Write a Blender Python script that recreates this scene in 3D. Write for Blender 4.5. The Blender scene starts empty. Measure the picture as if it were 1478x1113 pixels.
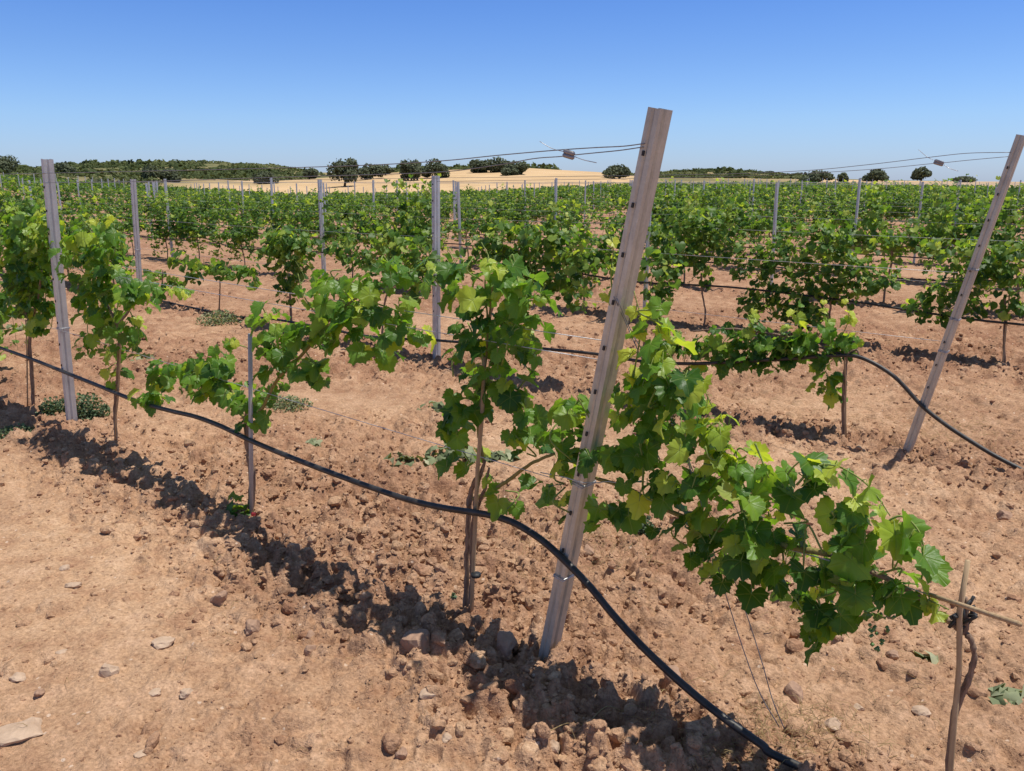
import bpy, math, random
import numpy as np
from math import radians as R, sin, cos, pi
from mathutils import Vector, Matrix

# ---------------------------------------------------------------- camera, sky, sun, exposure
scn = bpy.context.scene
COL = scn.collection
F, IW, IH, HOR, EYE = 1200.0, 1478.0, 1113.0, 262.0, 1.65
PITCH = math.atan((IH/2-HOR)/F)
cam_d = bpy.data.cameras.new('camera'); cam = bpy.data.objects.new('camera', cam_d); COL.objects.link(cam)
cam.location = (0, 0, EYE); cam.rotation_euler = (pi/2-PITCH, 0, 0)
cam_d.sensor_width = 36; cam_d.lens = F/IW*36; cam_d.clip_start = 0.05; cam_d.clip_end = 6000
scn.camera = cam

SUN_EL, SUN_AZ = 73.6, 85.6        # azimuth measured from +Y towards +X
w = bpy.data.worlds.new('World'); scn.world = w; w.use_nodes = True
nt = w.node_tree; bg = nt.nodes['Background']
sky = nt.nodes.new('ShaderNodeTexSky'); sky.sky_type = 'NISHITA'; sky.sun_disc = False
sky.sun_elevation = R(SUN_EL); sky.sun_rotation = R(SUN_AZ)
sky.altitude = 300; sky.air_density = 1.25; sky.dust_density = 0.35; sky.ozone_density = 3.2
tcw = nt.nodes.new('ShaderNodeTexCoord'); sxyz = nt.nodes.new('ShaderNodeSeparateXYZ'); nt.links.new(tcw.outputs['Generated'], sxyz.inputs[0])
skr = nt.nodes.new('ShaderNodeValToRGB'); nt.links.new(sxyz.outputs[2], skr.inputs[0]); el = skr.color_ramp.elements   # deeper blue than the hazy default low down; unseen zenith warmed against blue shade
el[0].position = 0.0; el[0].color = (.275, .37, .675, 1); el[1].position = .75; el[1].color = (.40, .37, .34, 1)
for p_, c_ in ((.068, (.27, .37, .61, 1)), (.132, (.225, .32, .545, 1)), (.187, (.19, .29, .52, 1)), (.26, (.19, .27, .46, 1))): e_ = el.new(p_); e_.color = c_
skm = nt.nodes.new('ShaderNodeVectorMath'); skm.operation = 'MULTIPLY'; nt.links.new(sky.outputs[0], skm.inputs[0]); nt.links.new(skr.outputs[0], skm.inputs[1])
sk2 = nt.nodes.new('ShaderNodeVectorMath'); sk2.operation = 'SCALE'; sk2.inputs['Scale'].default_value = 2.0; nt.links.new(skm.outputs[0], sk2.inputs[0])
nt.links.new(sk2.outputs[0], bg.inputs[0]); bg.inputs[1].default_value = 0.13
sd = bpy.data.lights.new('sun', 'SUN'); sun = bpy.data.objects.new('sun', sd); COL.objects.link(sun)
sd.energy = 5.0; sd.angle = R(0.53); sd.color = (1.0, 0.955, 0.86)
sv = Vector((cos(R(SUN_EL))*sin(R(SUN_AZ)), cos(R(SUN_EL))*cos(R(SUN_AZ)), sin(R(SUN_EL))))
sun.rotation_euler = sv.to_track_quat('Z', 'Y').to_euler(); sun.location = (10, 2, 30)
vs = scn.view_settings
vs.view_transform = 'Standard'; vs.look = 'None'; vs.gamma = 1; vs.exposure = 0.0; vs.use_curve_mapping = False
scn.render.engine = 'CYCLES'
scn.cycles.max_bounces = 6; scn.cycles.transparent_max_bounces = 4; scn.cycles.use_denoising = True

# ---------------------------------------------------------------- layout helpers
FW = np.array([0, cos(PITCH), -sin(PITCH)]); UP = np.array([0, sin(PITCH), cos(PITCH)]); RT = np.array([1., 0, 0])
CAM = np.array([0, 0, EYE])
def ray(x, y): return FW*F + RT*(x-IW/2) + UP*(IH/2-y)
def gnd(x, y, z=0.0):
    d = ray(x, y); return CAM + (z-EYE)/d[2]*d
def proj(P):
    v = np.asarray(P, float)-CAM; q = v@FW
    return IW/2+F*(v@RT)/q, IH/2-F*(v@UP)/q, q
ROW0 = np.array([.13, 2.66, 0]); _a = R(-48.24)
D = np.array([sin(_a), cos(_a), 0]); N = np.array([cos(_a), -sin(_a), 0])    # along a row, and across rows away from the camera
GAP = 3.26
def rowpt(k, s, z=0.0, off=0.0): return ROW0 + N*(GAP*k+off) + D*s + np.array([0, 0, z])
def rp(x, y, k=0, off=0.0):                                                   # a point of row k seen in that direction
    o = ROW0+N*(GAP*k+off); r = ray(x, y); return CAM + ((o-CAM)@N)/(r@N)*r
ROWANG = math.atan2(D[1], D[0])

# ---------------------------------------------------------------- numeric noise
def _h(ix, iy, seed):
    h = (ix.astype(np.int64)*374761393 + iy.astype(np.int64)*668265263 + seed*1442695041) & 0xffffffff
    h = ((h ^ (h >> 13))*1274126177) & 0xffffffff
    h = ((h ^ (h >> 16))*2246822519) & 0xffffffff
    return (h ^ (h >> 15))/4294967295.0
def vn(x, y, seed=0):
    xi, yi = np.floor(x), np.floor(y); fx, fy = x-xi, y-yi
    fx = fx*fx*(3-2*fx); fy = fy*fy*(3-2*fy)
    a, b, c, d = _h(xi, yi, seed), _h(xi+1, yi, seed), _h(xi, yi+1, seed), _h(xi+1, yi+1, seed)
    return (a*(1-fx)+b*fx)*(1-fy)+(c*(1-fx)+d*fx)*fy - .5
def fbm(x, y, o=4, seed=0):
    v = 0; a = 1
    for i in range(o): v = v+a*vn(x, y, seed+i*17); x = x*2.03+1.7; y = y*2.03-3.1; a *= .5
    return v
def clods(x, y, cell, seed, dens):                                            # rounded lumps, one per noise cell
    gx, gy = x/cell, y/cell; xi, yi = np.floor(gx), np.floor(gy); best = np.zeros_like(x)
    for i in (-1, 0, 1):
        for j in (-1, 0, 1):
            cx, cy = xi+i, yi+j
            px = cx+.5+.8*(_h(cx, cy, seed)-.5); py = cy+.5+.8*(_h(cx, cy, seed+1)-.5)
            rr = .3+.42*_h(cx, cy, seed+2)
            q = 1-((gx-px)**2+(gy-py)**2)/rr**2
            on = _h(cx, cy, seed+3) < dens
            best = np.maximum(best, np.where(on & (q > 0), np.sqrt(np.clip(q, 0, 1))*rr, 0))
    return best*cell

# terrain: heights round the field, by bearing (as picture column) and distance
TX = {112: ([-300, 0, 240, 380, 450, 640, 760, 870, 1200, 1300, 1478, 1800], [249, 251, 264, 273, 277, 274, 269, 262, 260, 263, 265, 265], 1.45),
      225: ([-300, 0, 240, 380, 470, 560, 640, 750, 860, 940, 1100, 1290, 1478, 1800], [246, 249, 256, 262, 258, 251, 247, 243, 249, 257, 258, 260.5, 262, 262], 0),
      400: ([-300, 0, 90, 150, 200, 270, 340, 400, 450, 540, 600, 700, 800, 870, 960, 1010, 1080, 1150, 1250, 1478, 1800], [250, 249, 247, 243, 241, 240, 240, 243, 251, 249, 246, 244, 250, 257, 251, 248, 250, 257, 261, 264, 264], 0)}
def terr(x, y):
    r = np.hypot(x, y)+1e-6; yy = np.maximum(y, 1e-3)
    col = np.where(y > .05*r, IW/2+F*x/yy/cos(PITCH)*.985, np.where(x > 0, 1800, -300)); col = np.clip(col, -300, 1800)
    zs = []
    for R0, (xs, ys, sub) in TX.items(): zs.append(EYE+R0/F*(HOR-np.interp(col, xs, ys))*1.0-sub)
    z30 = np.zeros_like(r)
    k = [(30, z30), (112, zs[0]), (225, zs[1]), (400, zs[2]), (700, zs[2]*.2-4), (3000, zs[2]*0-12)]
    out = np.zeros_like(r)
    for (ra, za), (rb, zb) in zip(k[:-1], k[1:]):
        t = np.clip((r-ra)/(rb-ra), 0, 1); t = t*t*(3-2*t) if ra != 112 else np.sin(t*pi/2)**1.0
        out = np.where((r > ra) & (r <= rb), za+(zb-za)*t, out)
    out = np.where(r > 3000, -12, out)
    return out
def loose(x, y):                                                              # 0 = trodden dust, 1 = broken clods
    q = (x-ROW0[0])*N[0]+(y-ROW0[1])*N[1]; s = (x-ROW0[0])*D[0]+(y-ROW0[1])*D[1]
    kk = np.maximum(np.round(q/GAP), 0); dq = q-kk*GAP + .12*fbm(s*1.3, q*1.3, 2, 5)
    band = np.exp(-(np.where(kk == 0, dq+.12, dq)/.42)**2)
    mid = .56+1.1*fbm(x*.8, y*.8, 3, 9)
    inside = 1/(1+np.exp(-(q+.55)/.1))
    v = np.clip(inside*np.maximum(band*(1.0 + .5*fbm(x*2, y*2, 2, 3)), mid)+(1-inside)*(.10+.5*np.clip(fbm(x*1.2, y*1.2, 3, 31), 0, 1)), 0, 1)
    return v, band*inside
def gheight(x, y, fine=True):
    x = np.asarray(x, float); y = np.asarray(y, float); r = np.hypot(x, y)
    z = terr(x, y) + np.where(r > 30, 1, 0)*0
    L, band = loose(x, y)
    z = z + .035*fbm(x*.9, y*.9, 3, 1)*np.clip(12/np.maximum(r, 1), 0, 1) + .012*band*np.clip(20/np.maximum(r, 1), 0, 1)
    if fine:
        fade = np.clip((22-r)/12, 0, 1)
        wx, wy = x+.03*fbm(x*9, y*9, 2, 77), y+.03*fbm(x*9+5, y*9, 2, 78)
        c = clods(wx, wy, .11, 11, L**1.5*.85)*.42 + clods(wx, wy, .055, 21, .06+L*.9)*.45*(.25+L) + clods(x, y, .028, 31, .12+L*.8)*.45*(.25+L)
        bil = lambda f_, sd_: .5-np.abs(vn(wx*f_, wy*f_, sd_))*2
        c = c + (.062*bil(8, 61)+.056*bil(16, 62)+.036*bil(30, 63))*(.08+.92*L**1.1) + .012*fbm(x*5, y*5, 3, 41)*(.5+L) + .004*fbm(x*30, y*30, 2, 51)
        z = z+(c-.030*(.1+.9*L))*fade
    return z
def gz(x, y): return float(gheight(np.array([x]), np.array([y]), False)[0])

# ---------------------------------------------------------------- object helpers
def mesh_np(name, V, Fc, mat, parent=None, smooth=True, attrs=None, uv=None):
    V = np.asarray(V, np.float32); Fc = np.asarray(Fc, np.int32); n, k = Fc.shape
    me = bpy.data.meshes.new(name); me.vertices.add(len(V)); me.vertices.foreach_set('co', V.ravel())
    me.loops.add(n*k); me.loops.foreach_set('vertex_index', Fc.ravel())
    me.polygons.add(n); me.polygons.foreach_set('loop_start', np.arange(0, n*k, k, dtype=np.int32))
    me.polygons.foreach_set('loop_total', np.full(n, k, np.int32))
    me.polygons.foreach_set('use_smooth', np.full(n, bool(smooth)))
    for an, av in (attrs or {}).items():
        a = me.attributes.new(an, 'FLOAT', 'POINT'); a.data.foreach_set('value', np.asarray(av, np.float32))
    if uv is not None:
        u = me.uv_layers.new(name='UVMap'); u.data.foreach_set('uv', np.asarray(uv, np.float32)[Fc.ravel()].ravel())
    me.update(calc_edges=True); me.validate()
    me.materials.append(mat)
    return link(name, me, parent)
def link(name, me, parent=None):
    o = bpy.data.objects.new(name, me); COL.objects.link(o)
    if parent is not None: o.parent = parent
    return o
class MB:
    def __init__(s): s.v = []; s.f = []
    def add(s, v, f):
        b = len(s.v); s.v += [tuple(map(float, p)) for p in v]; s.f += [tuple(i+b for i in q) for q in f]
    def tube(s, pts, rad, n=8, cap=True, rough=0.0, rng=random):
        pts = [Vector(p) for p in pts]; m = len(pts); rads = rad if hasattr(rad, '__len__') else [rad]*m
        b = len(s.v); ref = Vector((0.13, .21, 1)); 
        t0 = (pts[1]-pts[0]).normalized(); u = t0.cross(ref if abs(t0.z) < .9 else Vector((1, .1, 0))).normalized()
        for i, p in enumerate(pts):
            t = (pts[min(i+1, m-1)]-pts[max(i-1, 0)]).normalized(); u = (u-t*u.dot(t)).normalized(); v = t.cross(u)
            for j in range(n):
                a = 2*pi*j/n; rr = rads[i]*(1+rough*rng.uniform(-1, 1)); q = p+u*(cos(a)*rr)+v*(sin(a)*rr); s.v.append(tuple(q))
        for i in range(m-1):
            for j in range(n): s.f.append((b+i*n+j, b+i*n+(j+1) % n, b+(i+1)*n+(j+1) % n, b+(i+1)*n+j))
        if cap: s.f.append(tuple(b+j for j in reversed(range(n)))); s.f.append(tuple(b+(m-1)*n+j for j in range(n)))
    def box(s, c, sx, sy, sz, M=None):
        v = [Vector((x*sx/2, y*sy/2, z*sz/2)) for x in (-1, 1) for y in (-1, 1) for z in (-1, 1)]
        if M is not None: v = [M @ q for q in v]
        s.add([q+Vector(c) for q in v], [(0, 1, 3, 2), (4, 6, 7, 5), (0, 4, 5, 1), (2, 3, 7, 6), (0, 2, 6, 4), (1, 5, 7, 3)])
    def build(s, name, mat, parent=None, smooth=True):
        me = bpy.data.meshes.new(name); me.from_pydata(s.v, [], s.f); me.materials.append(mat)
        me.polygons.foreach_set('use_smooth', [bool(smooth)]*len(me.polygons))
        me.update(); return link(name, me, parent)
def smooth_path(pts, n=6):
    P = [Vector(p) for p in pts]; P = [P[0]*2-P[1]]+P+[P[-1]*2-P[-2]]; out = []
    for i in range(1, len(P)-2):
        a, b, c, d = P[i-1:i+3]
        for j in range(n):
            t = j/n; out.append(.5*((2*b)+(c-a)*t+(2*a-5*b+4*c-d)*t*t+(3*b-a-3*c+d)*t**3))
    out.append(P[-2]); return out
def tag(o, label=None, cat=None, group=None, kind=None):
    if label: o['label'] = label
    if cat: o['category'] = cat
    if group: o['group'] = group
    if kind: o['kind'] = kind
    return o
def empty(name, loc, rz=0.0):
    o = bpy.data.objects.new(name, None); COL.objects.link(o); o.location = loc; o.rotation_euler = (0, 0, rz); o.empty_display_size = .1
    return o
def reparent(ch, par):                                                         # mesh written in world space under a moved empty
    ch.parent = par; ch.matrix_parent_inverse = (Matrix.Translation(par.location) @ par.rotation_euler.to_matrix().to_4x4()).inverted()

# ---------------------------------------------------------------- materials
def newmat(name):
    m = bpy.data.materials.new(name); m.use_nodes = True; nt = m.node_tree; b = nt.nodes['Principled BSDF']
    return m, nt, b
def nd(nt, t, **kw):
    n = nt.nodes.new(t)
    for k, v in kw.items():
        if k in ('operation', 'blend_type', 'data_type', 'attribute_name', 'feature', 'noise_dimensions', 'distance'): setattr(n, k, v)
        else: n.inputs[k].default_value = v
    return n
def noise(nt, scale, detail=4, rough=.6, vec=None, dist=0.0):
    n = nd(nt, 'ShaderNodeTexNoise', Scale=scale, Detail=detail, Roughness=rough, Distortion=dist)
    if vec: nt.links.new(vec, n.inputs['Vector'])
    return n.outputs['Fac']
def ramp(nt, fac, stops):
    n = nt.nodes.new('ShaderNodeValToRGB'); nt.links.new(fac, n.inputs[0]); e = n.color_ramp.elements
    e[0].position, e[0].color = stops[0][0], (*stops[0][1], 1); e[1].position, e[1].color = stops[-1][0], (*stops[-1][1], 1)
    for p, c in stops[1:-1]: x = e.new(p); x.color = (*c, 1)
    return n.outputs[0]
def mix(nt, fac, a, b, mode='MIX'):
    n = nt.nodes.new('ShaderNodeMix'); n.data_type = 'RGBA'; n.blend_type = mode
    for s, v in ((n.inputs[0], fac), (n.inputs[6], a), (n.inputs[7], b)):
        if hasattr(v, 'links'): nt.links.new(v, s)
        else: s.default_value = v if not isinstance(v, tuple) else (*v, 1)
    return n.outputs[2]
def math_(nt, op, a, b=0.0, clamp=False):
    n = nt.nodes.new('ShaderNodeMath'); n.operation = op; n.use_clamp = clamp
    for s, v in ((n.inputs[0], a), (n.inputs[1], b)):
        if hasattr(v, 'links'): nt.links.new(v, s)
        else: s.default_value = v
    return n.outputs[0]
def bump(nt, b, h, strength, dist):
    n = nd(nt, 'ShaderNodeBump', Strength=strength, Distance=dist); nt.links.new(h, n.inputs['Height']); nt.links.new(n.outputs[0], b.inputs['Normal'])
def attr(nt, name):
    n = nt.nodes.new('ShaderNodeAttribute'); n.attribute_name = name; return n.outputs['Fac']
def objco(nt): return nt.nodes.new('ShaderNodeTexCoord').outputs['Object']

DUST, CLODC = (.488, .308, .187), (.362, .202, .124)
def soil_mat(name, far=False):
    m, nt, b = newmat(name); co = nt.nodes.new('ShaderNodeNewGeometry').outputs['Position']; L = nt.links
    big = noise(nt, .7, 5, .6, co); med = noise(nt, 6, 6, .65, co); fine = noise(nt, 70, 5, .7, co)
    c1 = ramp(nt, med, [(.3, (.385, .22, .13)), (.5, DUST), (.72, (.57, .375, .245))])
    c2 = ramp(nt, med, [(.3, (.25, .125, .076)), (.52, CLODC), (.75, (.50, .315, .20))])
    c = mix(nt, attr(nt, 'loose'), c1, c2)
    c = mix(nt, .65, c, ramp(nt, fine, [(.33, (.25, .23, .21)), (.67, (.72, .73, .73))]), 'OVERLAY')
    c = mix(nt, .45, c, ramp(nt, big, [(.35, (.36, .32, .31)), (.65, (.62, .63, .63))]), 'OVERLAY')
    vo = nd(nt, 'ShaderNodeTexVoronoi', Scale=26.0); L.new(co, vo.inputs['Vector'])
    sp = math_(nt, 'LESS_THAN', vo.outputs['Distance'], .17)
    rnd = nt.nodes.new('ShaderNodeSeparateColor'); L.new(vo.outputs['Color'], rnd.inputs[0])
    sp = math_(nt, 'MULTIPLY', sp, math_(nt, 'GREATER_THAN', rnd.outputs[0], .86))
    c = mix(nt, math_(nt, 'MULTIPLY', sp, .7), c, (.66, .50, .38))
    L.new(c, b.inputs['Base Color']); b.inputs['Roughness'].default_value = .95; b.inputs['Specular IOR Level'].default_value = .15
    h = math_(nt, 'ADD', math_(nt, 'MULTIPLY', noise(nt, 130, 4, .7, co), .3), math_(nt, 'ADD', math_(nt, 'MULTIPLY', noise(nt, 30, 5, .7, co), .9), math_(nt, 'MULTIPLY', noise(nt, 9, 5, .7, co), math_(nt, 'MULTIPLY', attr(nt, 'loose'), 1.6))))
    bump(nt, b, h, .9, .02)
    return m
M_SOIL = soil_mat('soil')
def clod_mat():
    m, nt, b = newmat('clod_soil'); co = objco(nt); a = attr(nt, 'lc')
    c = ramp(nt, a, [(0, (.28, .145, .088)), (.5, (.37, .215, .135)), (.85, (.46, .29, .185)), (1, (.54, .385, .275))])
    c = mix(nt, .5, c, ramp(nt, noise(nt, 45, 5, .7, co), [(.3, (.33, .31, .30)), (.7, (.66, .66, .66))]), 'OVERLAY')
    nt.links.new(c, b.inputs['Base Color']); b.inputs['Roughness'].default_value = .95; b.inputs['Specular IOR Level'].default_value = .15
    bump(nt, b, noise(nt, 110, 5, .7, co), .7, .008); return m
M_CLOD = clod_mat()
def stone_mat(name, a, b_):
    m, nt, b = newmat(name); co = objco(nt)
    c = ramp(nt, noise(nt, 9, 6, .6, co), [(.3, a), (.7, b_)])
    c = mix(nt, .4, c, ramp(nt, noise(nt, 60, 4, .7, co), [(.3, (.35, .34, .33)), (.7, (.62, .62, .62))]), 'OVERLAY')
    nt.links.new(c, b.inputs['Base Color']); b.inputs['Roughness'].default_value = .9
    bump(nt, b, noise(nt, 60, 6, .7, co), .5, .006); return m
M_STONE = stone_mat('pale_stone', (.40, .27, .18), (.52, .375, .265)); M_STONE2 = stone_mat('brown_stone', (.29, .17, .11), (.40, .25, .165))
def field_mat():
    m, nt, b = newmat('stubble'); co = nt.nodes.new('ShaderNodeNewGeometry').outputs['Position']
    c = ramp(nt, noise(nt, .08, 5, .6, co), [(.3, (.50, .34, .185)), (.6, (.60, .42, .24)), (.8, (.66, .49, .30))])
    mp = nt.nodes.new('ShaderNodeMapping'); mp.inputs['Scale'].default_value = (.02, .55, 1); mp.inputs['Rotation'].default_value = (0, 0, .25); nt.links.new(co, mp.inputs[0])
    c = mix(nt, .5, c, ramp(nt, noise(nt, 1.0, 4, .6, mp.outputs[0]), [(.35, (.38, .37, .35)), (.65, (.58, .58, .57))]), 'OVERLAY')
    g = ramp(nt, noise(nt, .25, 5, .65, co), [(.35, (.10, .115, .045)), (.6, (.19, .17, .08)), (.8, (.42, .31, .19))])
    c = mix(nt, attr(nt, 'veg'), c, g)
    nt.links.new(c, b.inputs['Base Color']); b.inputs['Roughness'].default_value = 1; b.inputs['Specular IOR Level'].default_value = .05
    bump(nt, b, noise(nt, 1.2, 5, .7, co), .8, .3); return m
M_FIELD = field_mat()

def leaf_mat(name, dark, mid_, light, veins=True, trans=.38, back=None, rough=.42, spec=.35):
    m, nt, b = newmat(name); L = nt.links; a = attr(nt, 'lc'); co = objco(nt)
    c = ramp(nt, a, [(0, dark), (.55, mid_), (1, light)])
    if veins:
        tc = nt.nodes.new('ShaderNodeTexCoord'); s = nt.nodes.new('ShaderNodeSeparateXYZ'); L.new(tc.outputs['UV'], s.inputs[0])
        u = math_(nt, 'ABSOLUTE', math_(nt, 'SUBTRACT', s.outputs[0], .5)); v = math_(nt, 'SUBTRACT', s.outputs[1], .5)
        best = None
        for ang in (0, 52, 112):
            ca, sa = cos(R(ang)), sin(R(ang))
            perp = math_(nt, 'ABSOLUTE', math_(nt, 'SUBTRACT', math_(nt, 'MULTIPLY', u, ca), math_(nt, 'MULTIPLY', v, sa)))
            al = math_(nt, 'ADD', math_(nt, 'MULTIPLY', u, sa), math_(nt, 'MULTIPLY', v, ca))
            perp = math_(nt, 'ADD', perp, math_(nt, 'MULTIPLY', math_(nt, 'LESS_THAN', al, 0.0), 1.0))
            best = perp if best is None else math_(nt, 'MINIMUM', best, perp)
        ve = math_(nt, 'SUBTRACT', 1.0, math_(nt, 'MULTIPLY', best, 60.0), True)
        c = mix(nt, math_(nt, 'MULTIPLY', ve, .35), c, (.26, .36, .10))
        bl = nt.nodes.new('ShaderNodeBump'); bl.inputs['Strength'].default_value = .5; bl.inputs['Distance'].default_value = .004
        hh = math_(nt, 'SUBTRACT', noise(nt, 55, 3, .5, co), math_(nt, 'MULTIPLY', ve, .8)); L.new(hh, bl.inputs['Height']); L.new(bl.outputs[0], b.inputs['Normal'])
    c = mix(nt, .35, c, ramp(nt, noise(nt, 12, 3, .6, co), [(.3, (.36, .37, .33)), (.7, (.62, .61, .6))]), 'OVERLAY')
    geo = nt.nodes.new('ShaderNodeNewGeometry')
    cb = mix(nt, .6, c, back or (.19, .27, .12))
    c2 = mix(nt, geo.outputs['Backfacing'], c, cb)
    L.new(c2, b.inputs['Base Color']); b.inputs['Roughness'].default_value = rough; b.inputs['Specular IOR Level'].default_value = spec
    tr = nt.nodes.new('ShaderNodeBsdfTranslucent'); tcol = mix(nt, 1.0, c, (2.3, 2.1, .7), 'MULTIPLY'); L.new(tcol, tr.inputs[0])
    ms = nt.nodes.new('ShaderNodeMixShader'); ms.inputs[0].default_value = trans
    L.new(b.outputs[0], ms.inputs[1]); L.new(tr.outputs[0], ms.inputs[2]); L.new(ms.outputs[0], nt.nodes['Material Output'].inputs[0])
    return m
M_LEAF = leaf_mat('vine_leaf', (.036, .105, .014), (.125, .26, .030), (.42, .50, .07), trans=.44)
M_LEAFM = leaf_mat('vine_leaf_plain', (.036, .094, .018), (.10, .20, .034), (.33, .42, .08), veins=False, rough=.5, trans=.44)
M_WILT = leaf_mat('wilted_leaf', (.11, .14, .07), (.22, .25, .14), (.38, .38, .25), veins=False, trans=.15, rough=.8, spec=.1)
M_WEED = leaf_mat('weed_leaf', (.05, .085, .045), (.10, .14, .08), (.20, .24, .15), veins=False, trans=.15, rough=.8, spec=.1)
M_OAK = leaf_mat('oak_leaf', (.055, .07, .038), (.10, .118, .064), (.17, .185, .105), veins=False, trans=.12, back=(.07, .08, .05), rough=.7, spec=.2)
M_SCRUB = leaf_mat('scrub_leaf', (.06, .08, .03), (.11, .13, .05), (.20, .20, .095), veins=False, trans=.12, back=(.07, .08, .05), rough=.8, spec=.1)
M_DRY = leaf_mat('dry_stalk', (.36, .27, .14), (.52, .40, .22), (.66, .54, .33), veins=False, trans=.2, back=(.5, .4, .25), rough=.8, spec=.1)

def bark_mat(name, a, b_, sc=40):
    m, nt, b = newmat(name); co = objco(nt)
    mp = nt.nodes.new('ShaderNodeMapping'); mp.inputs['Scale'].default_value = (1, 1, .16); nt.links.new(co, mp.inputs[0])
    n1 = noise(nt, sc*2.2, 5, .7, mp.outputs[0], .6); c = ramp(nt, n1, [(.32, a), (.68, b_)]); nt.links.new(c, b.inputs['Base Color'])
    b.inputs['Roughness'].default_value = .9; b.inputs['Specular IOR Level'].default_value = .2; bump(nt, b, n1, .8, .006); return m
M_BARK = bark_mat('vine_bark', (.13, .08, .055), (.36, .25, .175))
M_CANE = bark_mat('green_cane', (.17, .16, .05), (.33, .27, .10))
M_SHOOT = bark_mat('green_shoot', (.19, .26, .06), (.32, .38, .11))
M_STAKE = bark_mat('bamboo', (.34, .22, .12), (.52, .38, .23), 12)
M_OAKBARK = bark_mat('oak_bark', (.05, .04, .03), (.14, .11, .085), 4)
def metal_mat(name, a, b_, met=.55, rough=.5):
    m, nt, b = newmat(name); co = objco(nt)
    mp = nt.nodes.new('ShaderNodeMapping'); mp.inputs['Scale'].default_value = (1, 1, .06); nt.links.new(co, mp.inputs[0])
    n1 = noise(nt, 60, 6, .65, mp.outputs[0]); n2 = noise(nt, 7, 5, .6, co); n3 = noise(nt, 90, 4, .7, co)
    c = ramp(nt, n1, [(.3, a), (.7, b_)])
    c = mix(nt, ramp(nt, n2, [(.45, (0, 0, 0)), (.75, (.35, .35, .35))]), c, (.25, .195, .15))
    c = mix(nt, .35, c, ramp(nt, n3, [(.3, (.38, .38, .38)), (.7, (.6, .6, .6))]), 'OVERLAY')
    nt.links.new(c, b.inputs['Base Color']); b.inputs['Metallic'].default_value = met
    nt.links.new(ramp(nt, n2, [(.3, (rough-.1,)*3), (.7, (rough+.15,)*3)]), b.inputs['Roughness']); bump(nt, b, n1, .15, .002); return m
M_POST = metal_mat('galvanised_weathered', (.45, .43, .37), (.58, .56, .49), .3, .42)
M_POSTG = metal_mat('galvanised_grey', (.50, .52, .54), (.60, .61, .63), .35, .42)
M_WIRE = metal_mat('wire_steel', (.16, .16, .17), (.28, .28, .29), .5, .45)
M_WIREL = metal_mat('wire_bright', (.45, .45, .46), (.6, .6, .6), .6, .4)
def plain(name, c, rough=.5, met=0.0, spec=.5):
    m, nt, b = newmat(name); co = objco(nt)
    cc = mix(nt, .4, c, ramp(nt, noise(nt, 30, 5, .7, co), [(.3, (.36, .35, .34)), (.7, (.64, .64, .64))]), 'OVERLAY'); nt.links.new(cc, b.inputs['Base Color'])
    b.inputs['Roughness'].default_value = rough; b.inputs['Metallic'].default_value = met; b.inputs['Specular IOR Level'].default_value = spec
    return m
M_DARK = plain('black_tie', (.02, .02, .02), .6); M_TUBE = plain('grey_plastic_tube', (.42, .40, .38), .6)
M_GRIP = plain('tensioner_metal', (.30, .28, .27), .4, .5); M_RED = plain('red_plastic', (.6, .06, .07), .4)
M_GRAPE = plain('grape_skin', (.10, .20, .05), .35)
def hose_mat():
    m, nt, b = newmat('black_polythene'); co = objco(nt)
    dust = ramp(nt, noise(nt, 18, 6, .7, co), [(.38, (.013, .013, .014)), (.6, (.04, .035, .03)), (.8, (.12, .095, .072))])
    nt.links.new(dust, b.inputs['Base Color']); b.inputs['Roughness'].default_value = .5; b.inputs['Specular IOR Level'].default_value = .5
    bump(nt, b, noise(nt, 120, 3, .6, co), .15, .002); return m
M_HOSE = hose_mat()

# ---------------------------------------------------------------- ground
def polar(r0, r1, ratio, angs):
    rs = [r0]
    while rs[-1] < r1: rs.append(rs[-1]*ratio)
    rs[-1] = r1; rs = np.array(rs); A, Rr = np.meshgrid(angs, rs)
    X = Rr*np.sin(A); Y = Rr*np.cos(A); nr, na = X.shape; i = np.arange(nr*na).reshape(nr, na)
    if abs((angs[-1]-angs[0])-2*pi) < 1e-6:
        Fc = np.stack([i[:-1, :-1], i[:-1, 1:], i[1:, 1:], i[1:, :-1]], -1).reshape(-1, 4)
    else: Fc = np.stack([i[:-1, :-1], i[:-1, 1:], i[1:, 1:], i[1:, :-1]], -1).reshape(-1, 4)
    return X.ravel(), Y.ravel(), Fc[:, ::-1]
fineA = np.radians(np.arange(-40, 40.001, .13)); back = np.radians(np.concatenate([np.arange(42, 320, 4)]))
ang = np.concatenate([fineA, back, [fineA[0]+2*pi]])
X1, Y1, F1 = polar(.25, 1.2, 1.15, ang); X2, Y2, F2 = polar(1.2, 22, 1.0040, ang); X3, Y3, F3 = polar(22, 116, 1.02, ang)
na = len(ang); nr1, nr2 = len(X1)//na, len(X2)//na
X = np.concatenate([X1, X2[na:], X3[na:]]); Y = np.concatenate([Y1, Y2[na:], Y3[na:]])
nrt = len(X)//na; ii = np.arange(nrt*na).reshape(nrt, na)
FF = np.stack([ii[:-1, :-1], ii[1:, :-1], ii[1:, 1:], ii[:-1, 1:]], -1).reshape(-1, 4)[:, ::-1]
Z = gheight(X, Y)
g = mesh_np('ground', np.stack([X, Y, Z], 1), FF, M_SOIL, attrs={'loose': np.clip(loose(X, Y)[0]*.75+.45*np.clip((np.hypot(X, Y)-5)/6, 0, 1), 0, 1)})
tag(g, kind='structure')
angc = np.radians(np.concatenate([np.arange(-42, 42.01, .5), np.arange(46, 318, 4), [318]]))
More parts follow.
